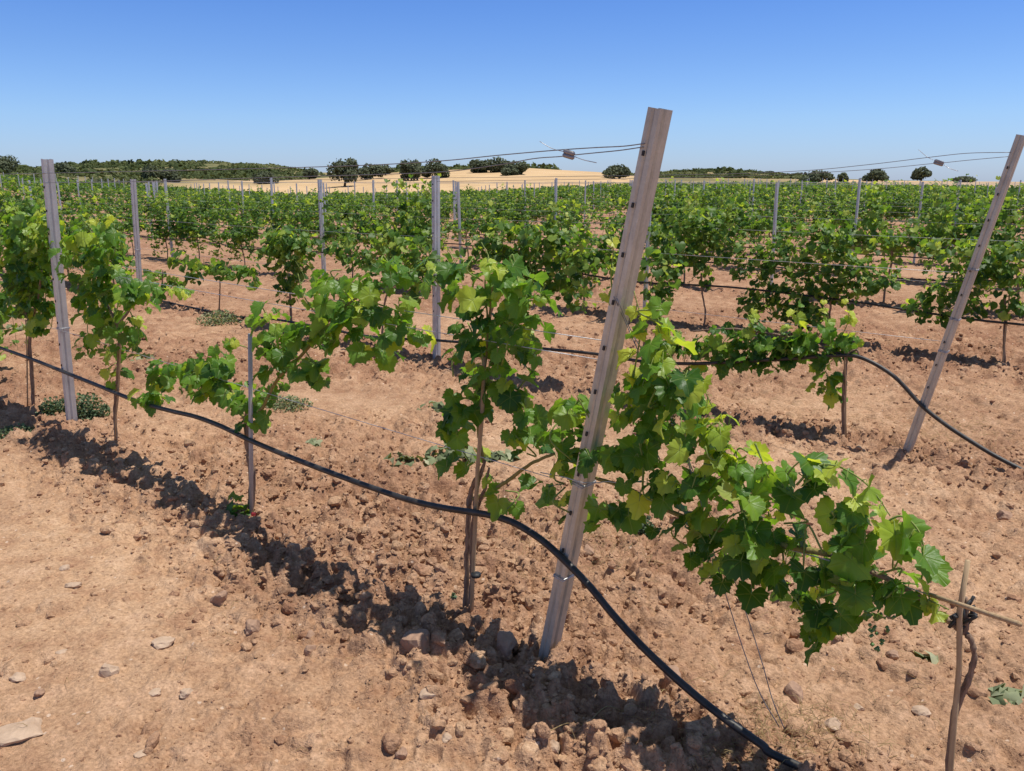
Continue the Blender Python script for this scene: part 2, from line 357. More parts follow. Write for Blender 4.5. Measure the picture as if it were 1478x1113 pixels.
def far_sheet(name, r0, r1, ratio):
    X, Y, Fc = polar(r0, r1, ratio, angc); Z = terr(X, Y); r = np.hypot(X, Y)
    col = np.where(Y > .05*r, IW/2+F*X/np.maximum(Y, 1e-3)*1.014, 2000)
    veg = np.where(r > 250, 1.0, np.interp(col, [-400, 215, 300, 400, 470, 600], [1, 1, .45, .3, .05, 0]))
    veg = np.where((r < 260) & (col > 900) & (col < 1180), np.interp(col, [900, 960, 1140, 1180], [0, .7, .7, 0]), veg)
    veg = np.clip(veg+.7*fbm(X*.03, Y*.03, 3, 4)*(veg > .02), 0, 1)
    Z = Z+.5*fbm(X*.02, Y*.02, 3, 8)*np.clip((r-120)/60, 0, 1)*.6
    o = mesh_np(name, np.stack([X, Y, Z], 1), Fc[:, ::-1][:, ::-1] if False else Fc[:, ::-1][:, ::-1], M_FIELD, attrs={'veg': veg}); return tag(o, kind='structure')
far_sheet('stubble_field', 114.5, 262, 1.02); far_sheet('hills', 262, 3000, 1.05)

# ---------------------------------------------------------------- leaf templates (petiole joint at the origin, tip along +y)
def leaf_template(seed, nseg, ring=True, serr=.06):
    rng = np.random.RandomState(seed)
    kt = np.array([0, 14, 27, 42, 54, 68, 82, 100, 118, 135, 150, 166, 180]); kr = np.array([1.0, .93, .80, .85, .93, .85, .74, .79, .82, .76, .66, .50, .15])
    kr = kr*(1+.06*rng.randn(len(kr))); th = np.linspace(-180, 180, nseg, endpoint=False); rr = np.interp(np.abs(th), kt, kr)
    if serr: rr = rr*(1+serr*np.where(np.arange(nseg) % 2 == 0, 1, -1))
    a = np.radians(th+rng.uniform(-2, 2, nseg)); V = [np.array([[0, .0, 0]])]
    levels = ((.3, .62, 1.0) if ring == 2 else (.55, 1.0)) if ring else (1.0,)
    for q in levels: V.append(np.stack([np.sin(a)*rr*q, np.cos(a)*rr*q, np.zeros(nseg)], 1))
    V = np.concatenate(V); x, y = V[:, 0].copy(), V[:, 1].copy(); r = np.hypot(x, y); an = np.arctan2(x, y)
    fold, droop, ph = rng.uniform(.05, .45), rng.uniform(.1, .5), rng.uniform(0, 6)
    V[:, 2] = fold*np.abs(x)-.35*fold*0 - droop*np.where(y > 0, y, 0)**2 + rng.uniform(.05, .2)*np.sin(4*an+ph)*r**2 + .07*np.cos(9*an+ph)*r**2 + rng.uniform(-.7, .45)*x*x + rng.uniform(-.25, .15)*r**3
    T = []
    for j in range(nseg): T.append((0, 1+(j+1) % nseg, 1+j))
    for l in range(len(levels)-1):
        b0, b1 = 1+l*nseg, 1+(l+1)*nseg
        for j in range(nseg): k = (j+1) % nseg; T += [(b0+j, b0+k, b1+k), (b0+j, b1+k, b1+j)]
    return V, np.array(T)
def simple_template(seed, pts):
    rng = np.random.RandomState(seed); V = np.array([(0, .35, .14+.1*rng.rand())]+[(x, y, z+.12*rng.randn()) for x, y, z in pts]); n = len(pts)
    return V, np.array([(0, 1+j, 1+(j+1) % n) for j in range(n)])
T0 = [leaf_template(s, 34, 2) for s in range(16)]
T1 = [leaf_template(50+s, 16, False, 0) for s in range(9)]
T2 = [simple_template(s, [(0, -.12, 0), (.62, -.35, -.05), (.78, .38, -.1), (.25, .62, 0), (0, 1, -.25), (-.25, .62, 0), (-.78, .38, -.1), (-.62, -.35, -.05)]) for s in range(4)]
T3 = [simple_template(s, [(.1, -.5, 0), (.8, .2, -.1), (0, .95, -.15), (-.8, .1, -.1)]) for s in range(4)]
class Leaves:
    def __init__(s): s.P = []; s.T = []; s.N = []; s.S = []; s.c = []
    def add(s, P, T, Nn, S, c): s.P.append(P); s.T.append(T); s.N.append(Nn); s.S.append(S); s.c.append(c)
    def arrays(s, tmpl, seed=0):
        rng = np.random.RandomState(seed); P = np.array(s.P, float); T = np.array(s.T, float); Nn = np.array(s.N, float); S = np.array(s.S); c = np.array(s.c)
        T /= np.linalg.norm(T, axis=1, keepdims=True); Nn = Nn-T*np.sum(Nn*T, 1, keepdims=True); Nn /= np.linalg.norm(Nn, axis=1, keepdims=True)+1e-9; B = np.cross(T, Nn)
        pick = rng.randint(0, len(tmpl), len(P)); VV, FFc, CC, UV = [], [], [], []; base = 0
        for ti, (tv, tf) in enumerate(tmpl):
            m = pick == ti; k = m.sum()
            if not k: continue
            v = P[m, None, :]+S[m, None, None]*(tv[None, :, 0:1]*B[m, None, :]+tv[None, :, 1:2]*T[m, None, :]+tv[None, :, 2:3]*Nn[m, None, :])
            VV.append(v.reshape(-1, 3)); FFc.append((tf[None]+(np.arange(k)*len(tv))[:, None, None]+base).reshape(-1, 3)); base += k*len(tv)
            CC.append(np.repeat(c[m], len(tv))); UV.append(np.tile(tv[:, :2]*.5+.5, (k, 1)))
        return np.concatenate(VV), np.concatenate(FFc), np.concatenate(CC), np.concatenate(UV)
    def build(s, name, tmpl, mat, parent=None, seed=0, local=None):
        V, Fc, c, uv = s.arrays(tmpl, seed)
        return mesh_np(name, V, Fc, mat, parent, attrs={'lc': c}, uv=uv)
def leaf_frame(rng, out):                                                      # direction of the tip and of the upper face
    o = np.array(out, float); o[2] = 0; o = o/(np.linalg.norm(o)+1e-6)+.55*rng.randn(3)*np.array([1, 1, 0]); o /= np.linalg.norm(o)+1e-6
    dn = abs(rng.randn())*.75+.15; T = o+np.array([0, 0, -dn]); Nn = np.array([0, 0, 1.0])+o*(.35+.5*dn)+.48*rng.randn(3)
    return T, Nn
def lc_rand(rng, young=0.0): return float(np.clip(.36+.25*rng.randn()+young+(.35 if rng.rand() < .08 else 0), 0, 1))
def jp(rng, a): return rng.randn(3)*a

# ---- hand-placed near vines: everything given in the plane of its row
class NearVine:
    def __init__(s, k, base_px, label, seed, size=.050, lod=0, dens=1.0, th=.12):
        s.k, s.rng, s.size, s.lod, s.dens, s.th = k, np.random.RandomState(seed), size, lod, dens, th*.8
        b = rp(base_px[0], base_px[1], k); b[2] = gz(b[0], b[1])-.02; s.b = b
        s.root = empty('grapevine', tuple(b)); tag(s.root, label, 'grapevine', 'grapevines of the vineyard')
        s.L = Leaves(); s.trunk = MB(); s.cane = MB(); s.shoot = MB(); s.pr = random.Random(seed)
    def pt(s, p):
        return rp(p[0], p[1], s.k, p[2] if len(p) > 2 else 0)
    def wood(s, pts, r0, r1, which='trunk', n=8):
        P = [s.pt(p) if not (i == 0 and which == 'trunk' and p is None) else s.b for i, p in enumerate(pts)]
        Q = smooth_path(P, 6); m = len(Q); jit = .4*r0 if which == 'trunk' else .004
        Q = [q+Vector(s.rng.randn(3)*jit*.25) if 0 < i < m-1 else q for i, q in enumerate(Q)]
        rad = [r0+(r1-r0)*i/(m-1) for i in range(m)]
        if which == 'trunk': rad = [r*(1+.18*s.rng.randn()*.6) for r in rad]
        getattr(s, which).tube(Q, rad, n, rough=.12 if which == 'trunk' else 0, rng=s.pr); return Q
    def leaf(s, p, out, size, young=0.0, pet=True):
        rng = s.rng; T, Nn = leaf_frame(rng, out)
        lp = np.array(p)+T/np.linalg.norm(T)*size*.5*rng.uniform(.3, 1)+jp(rng, .012)
        s.L.add(lp, T, Nn, size, lc_rand(rng, young))
        if pet and s.lod == 0:
            a = np.array(p); mid = (a+lp)/2+np.array([0, 0, .015]); s.shoot.tube([a, mid, lp], .0014, 4, cap=False)
    def along(s, pts, step=.05, size=None, young=0.0, r=.0035, tip=True):    # a leafy shoot
        size = size or s.size; P = [s.pt(p) for p in pts]; Q = smooth_path(P, 7); s.shoot.tube(Q, [r*(1-.6*i/len(Q)) for i in range(len(Q))], 5)
        d = 0; side = 1; L = sum((Q[i+1]-Q[i]).length for i in range(len(Q)-1)); acc = 0
        for i in range(len(Q)-1):
            acc += (Q[i+1]-Q[i]).length; d += (Q[i+1]-Q[i]).length
            while d > step:
                d -= step; side = -side; q = acc/L
                t = Q[i+1]-Q[i]; out = np.array(t.cross(Vector((0, 0, 1))))*side+np.array([0, -.02, 0])+np.array(t)*.4+s.rng.randn(3)*.01
                s.leaf(Q[i], out, size*(1.1-.55*q**2)*s.rng.uniform(.8, 1.15), young+.35*q**3)
                if tip and q > .5 and s.rng.rand() < .25:                        # a tendril
                    a = np.array(Q[i]); e = a+jp(s.rng, .06)+np.array([0, 0, .03]); s.shoot.tube(smooth_path([a, (a+e)/2+jp(s.rng, .02), e], 4), .0009, 3, cap=False)
    def blob(s, x, y, rx, ry, young=0.0, size=None, dens=1.0, off=0.0):
        size = size or s.size; c = rp(x, y, s.k, off); q = (c-CAM)@FW; ra = rx/(F/q)/.74; rz = ry/(F/q)/.97
        n = int(205*dens*s.dens*pi*ra*rz*(.078/size)**2)+2
        for _ in range(n):
            v = s.rng.randn(3); v /= np.linalg.norm(v); v *= s.rng.rand()**.4
            th = min(s.th, ra*1.2); p = c+D*v[0]*ra+N*v[1]*th+np.array([0, 0, v[2]*rz])
            out = D*v[0]*.6+N*(v[1]*1.0-.15)
            s.leaf(p, out, size*s.rng.uniform(.42, 1.25), young+.12*v[2])
        for _ in range(max(1, n//16)):                                          # shoots threading the leaves
            a = c+D*s.rng.uniform(-.6, .6)*ra+N*s.rng.uniform(-.5, .5)*s.th+np.array([0, 0, -rz*.7]); e = c+D*s.rng.uniform(-.9, .9)*ra+N*s.rng.uniform(-.6, .6)*s.th+np.array([0, 0, rz*s.rng.uniform(.2, .95)])
            s.shoot.tube(smooth_path([a, (a+e)/2+jp(s.rng, .03), e], 5), .0028, 4)
    def grapes(s, p, n=26, h=.11):
        c = s.pt(p); s.gr.append([])
        for i in range(n):
            t = i/n; rr = .028*(1-t)+.006; a = s.rng.rand()*6.28; q = c+np.array([cos(a)*rr, sin(a)*rr, -t*h]); s.gr[-1].append(q)
    gr = None
    def done(s):
        s.trunk.build('trunk', M_BARK, None); o = COL.objects[-1]
        parts = [o]
        if s.cane.v: parts.append(s.cane.build('cane', M_CANE))
        if s.shoot.v: parts.append(s.shoot.build('shoots', M_SHOOT))
        parts.append(s.L.build('foliage', (T0, T1, T2)[s.lod], M_LEAF if s.lod == 0 else M_LEAFM, seed=7))
        for bunch in (s.gr or []):
            mb = MB()
            for q in bunch:
                r = .0065; vv = [(q[0]+r*x, q[1]+r*y, q[2]+r*z) for x, y, z in ((1, 0, 0), (-1, 0, 0), (0, 1, 0), (0, -1, 0), (0, 0, 1), (0, 0, -1))]
                mb.add(vv, [(0, 2, 4), (2, 1, 4), (1, 3, 4), (3, 0, 4), (2, 0, 5), (1, 2, 5), (3, 1, 5), (0, 3, 5)])
            parts.append(mb.build('grapes', M_GRAPE))
        for q in parts: q.parent = s.root; q.matrix_parent_inverse = Matrix.Translation(s.root.location).inverted()
        return s.root
def stake(k, x0, y0, x1, y1, label, r=.006, mat=M_STAKE, off=-.02, name='vine_stake', cat='stake'):
    a = rp(x0, y0, k, off); e = rp(x1, y1, k, off); a = a+(a-e)*.03; mb = MB(); P = [a+(e-a)*t+jp(np.random.RandomState(int(x0+t*9)), .0025) for t in (0, .2, .4, .6, .8, 1)]
    mb.tube(P, [r*1.1, r, r*1.08, r, r*1.05, r*.9], 8); return tag(mb.build(name, mat), label, cat, 'stakes tied to the grapevines')

# row 1 (k = 0)
v = NearVine(0, (48, 586), 'dense dark bushy grapevine at the left edge, left of the nearest upright grey post', 1)
v.wood([(48, 590), (46, 540), (43, 500), (44, 462)], .014, .011); v.wood([(44, 470), (55, 430), (60, 390)], .009, .006); v.wood([(44, 468), (28, 430), (20, 400)], .008, .006)
for b in ((44, 425, 44, 42), (46, 385, 44, 40), (60, 345, 42, 40, .08), (22, 360, 28, 45), (30, 330, 30, 25, .1), (5, 430, 18, 35), (60, 465, 20, 18)): v.blob(*b, dens=1.25)
for sh in ([(30, 350), (24, 310), (14, 285)], [(62, 350), (70, 315), (60, 290)], [(45, 340), (44, 300), (36, 275)]): v.along(sh, young=.05)
v.done(); stake(0, 40, 584, 38, 462, 'thin wooden stake beside the trunk of the dark bushy vine at the left edge', .005)
v = NearVine(0, (167, 640), 'tall leafy grapevine just right of the nearest upright grey post, shoots trailing right', 2, dens=.85)
v.wood([(168, 642), (166, 590), (170, 540), (172, 500), (170, 468)], .011, .009); v.wood([(170, 470), (155, 440), (140, 400)], .008, .005); v.wood([(170, 470), (190, 440), (185, 410)], .008, .005)
for b in ((140, 350, 42, 35, .08), (150, 395, 50, 42), (130, 430, 30, 35), (160, 455, 30, 30), (132, 485, 16, 32), (188, 480, 14, 35), (110, 370, 25, 40), (195, 425, 25, 28, .08), (170, 500, 16, 20, .05), (165, 540, 9, 14, .1)): v.blob(*b)
v.along([(185, 420), (215, 415), (245, 418), (276, 424)], step=.045, young=.18, size=.062); v.along([(188, 450), (200, 480), (197, 512)], young=.02); v.along([(140, 350), (110, 330), (95, 320)], young=.1); v.along([(160, 350), (165, 325), (150, 305)], young=.1)
v.done(); stake(0, 166, 636, 176, 470, 'thin wooden stake tied to the vine right of the nearest upright grey post', .005)
v = NearVine(0, (362, 742), 'sprawling grapevine tied to a grey tube, a long leafy shoot to its left', 3, dens=.85)
v.wood([(362, 750), (364, 690), (358, 645), (356, 600), (352, 575)], .017, .012); v.wood([(357, 612), (345, 590), (338, 570), (322, 545), (300, 528)], .009, .004, 'cane'); v.wood([(358, 605), (378, 590), (400, 548), (440, 508), (468, 470), (500, 440), (560, 405)], .010, .004, 'cane')
for b in ((365, 580, 28, 26), (385, 560, 14, 14), (308, 528, 34, 28), (285, 545, 22, 30), (300, 565, 12, 18), (245, 545, 36, 22, -.02), (218, 572, 22, 18, .1), (330, 565, 14, 12, .1),
          (388, 468, 20, 32), (415, 490, 34, 34, .05), (450, 532, 22, 20, -.1), (400, 520, 14, 20, -.1), (450, 480, 30, 32), (485, 430, 40, 32, .15), (500, 480, 40, 30), (540, 405, 38, 26, .08), (520, 460, 30, 30), (545, 500, 26, 24), (585, 480, 22, 18, .1), (560, 435, 26, 20, .05), (570, 385, 26, 18), (470, 400, 26, 14, .15), (345, 495, 14, 12, .2), (365, 610, 14, 8, .2)): v.blob(*b)
v.along([(338, 570), (300, 530), (255, 535), (222, 560), (203, 590)], size=.072); v.along([(500, 440), (545, 450), (590, 470), (604, 492)]); v.along([(440, 505), (455, 530), (462, 548)], size=.068, young=-.1); v.along([(560, 405), (600, 390), (650, 385)], young=.1); v.along([(470, 470), (440, 430), (430, 395)], young=.15)
v.done()
gt = tag(empty('support_tube', tuple(rp(363, 742, 0, -.03)))
, 'grey plastic tube standing against the trunk of the sprawling vine, red clip at its foot', 'support tube'); mb = MB(); a = rp(363, 748, 0, -.035); e = rp(361, 482, 0, -.035); mb.tube([a, a*.5+e*.5, e], .0105, 12)
q = mb.build('tube', M_TUBE); reparent(q, gt); mb = MB(); c = rp(366, 742, 0, -.055); mb.box(c, .022, .014, .014); q = mb.build('clip', M_RED, smooth=False); reparent(q, gt)
mb = MB(); c = rp(361, 555, 0, -.035)
for z in (0, .012): mb.tube([c+np.array([0, 0, z]), c+np.array([0, 0, z+.005])], .0125, 12)
q = mb.build('tie', M_DARK); reparent(q, gt)
v = NearVine(0, (672, 893), 'tall upright grapevine between the grey tube and the big leaning post, thick double trunk', 4, dens=.85)
v.wood([(670, 900), (673, 850), (674, 800), (676, 760), (678, 715), (688, 690)], .0105, .009); v.wood([(674, 895), (681, 840), (680, 790), (684, 740), (690, 700), (700, 665)], .008, .006); v.wood([(688, 735), (700, 705), (706, 675)], .008, .004)
v.wood([(684, 720), (705, 712), (735, 692), (765, 670), (800, 655)], .009, .005, 'cane'); v.wood([(698, 668), (690, 610), (700, 540), (705, 470), (712, 400)], .006, .003, 'cane')
for b in ((700, 440, 42, 36), (690, 490, 40, 38, -.05), (725, 500, 34, 34), (700, 545, 38, 38, -.05), (668, 520, 18, 32), (675, 575, 22, 22), (745, 455, 30, 28, .02), (735, 545, 22, 30, -.05), (655, 605, 15, 24, -.1), (666, 655, 20, 14, -.05), (745, 600, 20, 36), (720, 400, 40, 28, .08), (765, 500, 10, 16), (725, 725, 14, 16, -.08), (705, 690, 10, 8), (760, 645, 16, 20), (640, 405, 34, 22, .05), (770, 420, 22, 26), (690, 385, 34, 26, .08)): v.blob(*b)
v.along([(705, 470), (700, 410), (706, 375), (695, 350)], young=.1); v.along([(690, 600), (660, 590), (652, 625), (655, 650)], size=.07, young=-.1); v.along([(735, 560), (750, 590), (752, 640)]); v.along([(725, 440), (770, 430), (800, 425)], young=.08)
v.done(); mb = MB(); 
stake(0, 678, 893, 699, 515, 'bamboo stake tied to the tall vine left of the big leaning post', .0075)
v = NearVine(0, (1366, 1150), 'trailing grapevine in the right foreground, its long leafy arm reaching back to the big post', 5, size=.050, dens=1.05); v.gr = []
v.wood([(1366, 1160), (1369, 1100), (1378, 1030), (1396, 985), (1406, 950), (1402, 925), (1392, 912), (1385, 905)], .0072, .0068); v.wood([(1384, 908), (1372, 898), (1350, 882), (1325, 862), (1280, 835), (1200, 800)], .0075, .007)
v.wood([(1200, 800), (1120, 785), (1040, 765), (960, 735), (905, 705), (860, 690)], .009, .006, 'cane'); v.wood([(1392, 915), (1395, 890), (1393, 862)], .008, .005)
for b in ((815, 632, 34, 34), (800, 680, 20, 26), (845, 590, 34, 20, .05), (825, 720, 20, 24, -.1), (855, 650, 22, 30),
          (905, 640, 34, 34, -.05), (935, 600, 36, 34), (925, 680, 30, 30), (885, 735, 24, 26, -.15), (960, 560, 30, 30, .05), (985, 600, 28, 24, .15), (1010, 635, 34, 26, .12), (955, 500, 18, 34, .1), (950, 455, 16, 16, .2), (1000, 560, 16, 14, .1), (925, 560, 25, 25),
          (960, 700, 34, 30), (1005, 690, 34, 32), (985, 775, 28, 34, -.08), (1040, 700, 36, 34), (1060, 660, 24, 22, .1), (1085, 700, 34, 32, .1), (1035, 755, 36, 34), (1085, 765, 36, 34), (1070, 820, 38, 26, -.05), (1130, 805, 40, 28, .02), (1120, 745, 18, 20, .1), (1020, 810, 16, 14),
          (1175, 800, 34, 28), (1180, 870, 30, 30, -.05), (1185, 905, 16, 24, -.1), (1220, 830, 36, 28), (1265, 835, 38, 22, -.05), (1300, 845, 22, 22), (1235, 785, 26, 24, .05), (1225, 750, 14, 20, .1), (1262, 765, 18, 24, .15), (1185, 695, 14, 18, -.05), (1265, 885, 8, 16, -.1), (1115, 850, 20, 16)): v.blob(*b)
v.along([(1120, 720), (1140, 680), (1165, 658)], size=.072, young=.05); v.along([(1150, 700), (1175, 675), (1205, 672), (1240, 690), (1265, 715), (1285, 745)], young=.12, step=.035); v.along([(1270, 760), (1300, 745), (1325, 765), (1334, 800), (1330, 840)], step=.04, size=.065, young=.02)
v.along([(930, 640), (945, 560), (952, 490), (942, 448)], young=.12, step=.04); v.along([(905, 600), (915, 540), (925, 470), (915, 420)], young=.35, step=.07, size=.045); v.along([(960, 560), (1000, 540), (1030, 590)], young=.1)
v.along([(1325, 862), (1345, 868), (1370, 880)], size=.035, young=.45, step=.03); v.along([(890, 460), (882, 400), (885, 360), (872, 322)], young=.6, step=.08, size=.038)
v.along([(1180, 860), (1188, 900), (1182, 918)], size=.06, young=-.1); v.along([(1090, 640), (1100, 665), (1110, 690)], young=.2); v.along([(1005, 640), (1035, 610), (1050, 640)], young=.2)
for b in ((1040, 612, 16, 16), (1045, 655, 18, 14), (1100, 735, 18, 12), (1230, 745, 16, 14), (1130, 800, 16, 12), (995, 640, 12, 12), (1185, 850, 14, 10), (840, 600, 12, 10), (900, 575, 12, 12), (1290, 790, 12, 12)): v.blob(*b, young=.42, size=.026, dens=.8)
v.grapes((1270, 885)); v.grapes((1075, 745)); v.done()
stake(0, 1368, 1165, 1397, 812, 'upright bamboo stake tied to the trailing vine in the right foreground', .0065)
mb = MB(); a = rp(1335, 856, 0, .03); e = rp(1472, 901, 0, -.30); mb.tube([a, a*.5+e*.5, e], .0055, 8); tag(mb.build('bamboo_cane', M_STAKE), 'bare bamboo cane lying level across the upright stake in the right foreground', 'bamboo cane')
mb = MB(); c = rp(1393, 884, 0, 0)
for i in range(8): mb.tube(smooth_path([c+jp(np.random.RandomState(i), .014), c+jp(np.random.RandomState(i+50), .022), c+jp(np.random.RandomState(i+90), .016)], 4), .004, 6)
tag(mb.build('twine_knot', M_DARK), 'dark twine knot binding the bamboo cane to its upright stake', 'twine')
mb = MB(); c = rp(687, 832, 0, -.02); mb.tube([c, c+np.array([0, 0, .012])], .019, 12); tag(mb.build('trunk_tie', M_DARK), 'dark tie round the thick double trunk and its bamboo stake', 'tie')

# row 2 (k = 1), nearest vines
v = NearVine(1, (1219, 637), 'low spreading grapevine left of the far leaning post, shaded leaves drooping over the hose', 11, lod=0, th=.1)
v.wood([(1219, 640), (1217, 590), (1219, 545), (1222, 510)], .012, .011); v.wood([(1222, 515), (1190, 503), (1130, 485), (1060, 475), (1000, 478)], .010, .006); v.wood([(1222, 512), (1236, 505), (1240, 515)], .009, .006)
for b in ((1185, 500, 34, 26, -.12), (1192, 550, 18, 30, .1), (1150, 505, 28, 34, -.2), (1110, 505, 26, 38, -.2), (1078, 500, 26, 38, -.2), (1042, 502, 22, 34, -.2), (1003, 505, 22, 28, -.15), (1225, 495, 16, 16, .1), (970, 490, 16, 20)): v.blob(*b, size=.056, dens=1.15)  # negative young darkens leaves: shade of the hanging foliage put into their colour
for sh in ([(1160, 485), (1150, 455), (1158, 425)], [(1210, 495), (1225, 460), (1218, 430)], [(1090, 480), (1080, 455), (1090, 440)], [(1190, 490), (1195, 455), (1185, 435)]): v.along(sh, young=.25, size=.06)
v.done(); stake(1, 1221, 633, 1219, 500, 'thin stake rising from the low spreading vine left of the far leaning post', .005)
v = NearVine(1, (935, 585), 'leafy grapevine partly hidden behind the top of the big leaning post', 12, lod=1)
v.wood([(935, 585), (932, 540), (930, 500), (934, 462)], .012, .010)
for b in ((945, 400, 24, 40), (935, 440, 16, 30), (960, 370, 26, 26, .1)): v.blob(*b, dens=.6)
v.done()
v = NearVine(1, (700, 530), 'leafy grapevine in the second row, behind the tall upright vine and right of the post', 13, lod=1, th=.15)
v.wood([(700, 532), (702, 500), (705, 470), (712, 440)], .012, .010)
for b in ((790, 385, 46, 34, .02), (820, 415, 30, 24), (745, 365, 40, 32), (800, 350, 40, 22, .1), (760, 410, 34, 26), (700, 370, 34, 30), (835, 440, 12, 10, .1), (770, 335, 40, 20, .12), (720, 330, 28, 18, .12), (835, 370, 20, 24, .1), (745, 440, 22, 16)): v.blob(*b, dens=1.0)
v.along([(700, 340), (705, 300), (698, 280)], young=.2); v.along([(790, 340), (800, 305), (792, 290)], young=.2); v.along([(835, 360), (850, 325), (845, 305)], young=.25)
v.done()
v = NearVine(1, (553, 500), 'leafy grapevine on the second row just left of the second row post', 14, lod=1, th=.15)
v.wood([(553, 503), (552, 475), (555, 440), (560, 420)], .011, .009)
for b in ((610, 395, 32, 24, .05), (640, 380, 30, 26), (580, 370, 30, 22), (520, 375, 28, 22), (600, 425, 18, 12), (560, 345, 30, 18, .1), (490, 360, 22, 18, .1), (610, 350, 20, 16, .1)): v.blob(*b, dens=.95)
v.along([(560, 340), (556, 310), (562, 292)], young=.2); v.along([(505, 355), (498, 325), (505, 310)], young=.2)
v.done()
v = NearVine(1, (421, 478), 'upright second row grapevine with a bushy top, above the sprawling vine in front', 15, lod=1, th=.18)
v.wood([(421, 480), (420, 455), (419, 430), (418, 400)], .014, .012)
for b in ((410, 348, 40, 24, .06), (395, 365, 24, 22), (430, 370, 24, 28), (416, 398, 16, 26), (418, 425, 10, 14), (445, 350, 18, 16)): v.blob(*b, dens=1.2)
v.done()
v = NearVine(1, (316, 455), 'weak low grapevine in the second row, a flat band of leaves on a thin trunk', 16, lod=1, th=.15, size=.07)
v.wood([(316, 458), (317, 430), (318, 400)], .010, .008)
for b in ((262, 376, 22, 12, .08), (290, 385, 22, 12, .05), (325, 390, 28, 14, .05), (358, 398, 14, 20), (278, 395, 10, 14)): v.blob(*b, dens=1.1)
v.done()
v = NearVine(1, (235, 440), 'short grapevine in the second row beside the thin bare trunk, small pale leaves', 17, lod=1, th=.15, size=.07)
v.wood([(235, 442), (234, 420), (235, 390)], .010, .008)
for b in ((222, 398, 22, 12, .08), (250, 408, 18, 10, .05)): v.blob(*b, dens=.8)
v.done()

v = NearVine(2, (1450, 524), 'leafy grapevine in the third row by the right edge, behind the far leaning post', 18, lod=1, th=.2)
v.wood([(1450, 528), (1449, 490), (1451, 455), (1450, 425)], .012, .010)
for b in ((1455, 392, 30, 34), (1400, 365, 44, 24, .1), (1340, 445, 28, 20), (1385, 432, 32, 26), (1400, 395, 34, 24), (1472, 440, 18, 22), (1350, 420, 20, 16, .1), (1470, 360, 22, 18, .1)): v.blob(*b, dens=1.1)
v.done(); stake(2, 1447, 524, 1457, 425, 'thin pale stake tied to the third row vine by the right edge', .007)
v = NearVine(2, (1197, 499), 'broad leafy grapevine in the third row, behind and above the low spreading vine', 19, lod=1, th=.2)
v.wood([(1197, 502), (1195, 470), (1199, 440), (1197, 420)], .013, .011)
for b in ((1240, 398, 42, 26, .05), (1195, 372, 38, 26, .08), (1160, 408, 28, 32), (1128, 362, 30, 32, .08), (1140, 445, 20, 18), (1280, 406, 16, 12, .15), (1170, 450, 16, 24, .05), (1215, 420, 30, 20), (1175, 330, 26, 16, .12), (1165, 458, 26, 16), (1095, 442, 22, 20), (1205, 345, 24, 18, .1)): v.blob(*b, dens=1.15)
v.along([(1170, 350), (1180, 310), (1172, 285)], young=.2); v.along([(1240, 390), (1275, 395), (1300, 412)], young=.2); v.done()
v = NearVine(2, (1015, 476), 'tall leafy grapevine in the third row just right of the big leaning post', 20, lod=1, th=.2)
v.wood([(1015, 478), (1018, 450), (1013, 420), (1012, 395)], .011, .010)
for b in ((1010, 322, 42, 28, .1), (985, 362, 32, 28), (1045, 352, 34, 28, .05), (962, 395, 18, 38), (1088, 382, 24, 28), (1012, 392, 14, 20), (1060, 300, 14, 16, .15), (1110, 420, 22, 26), (950, 335, 16, 20, .08)): v.blob(*b, dens=1.15)
v.along([(1045, 330), (1052, 295), (1045, 278)], young=.25); v.along([(1000, 310), (990, 285)], young=.2); v.done()

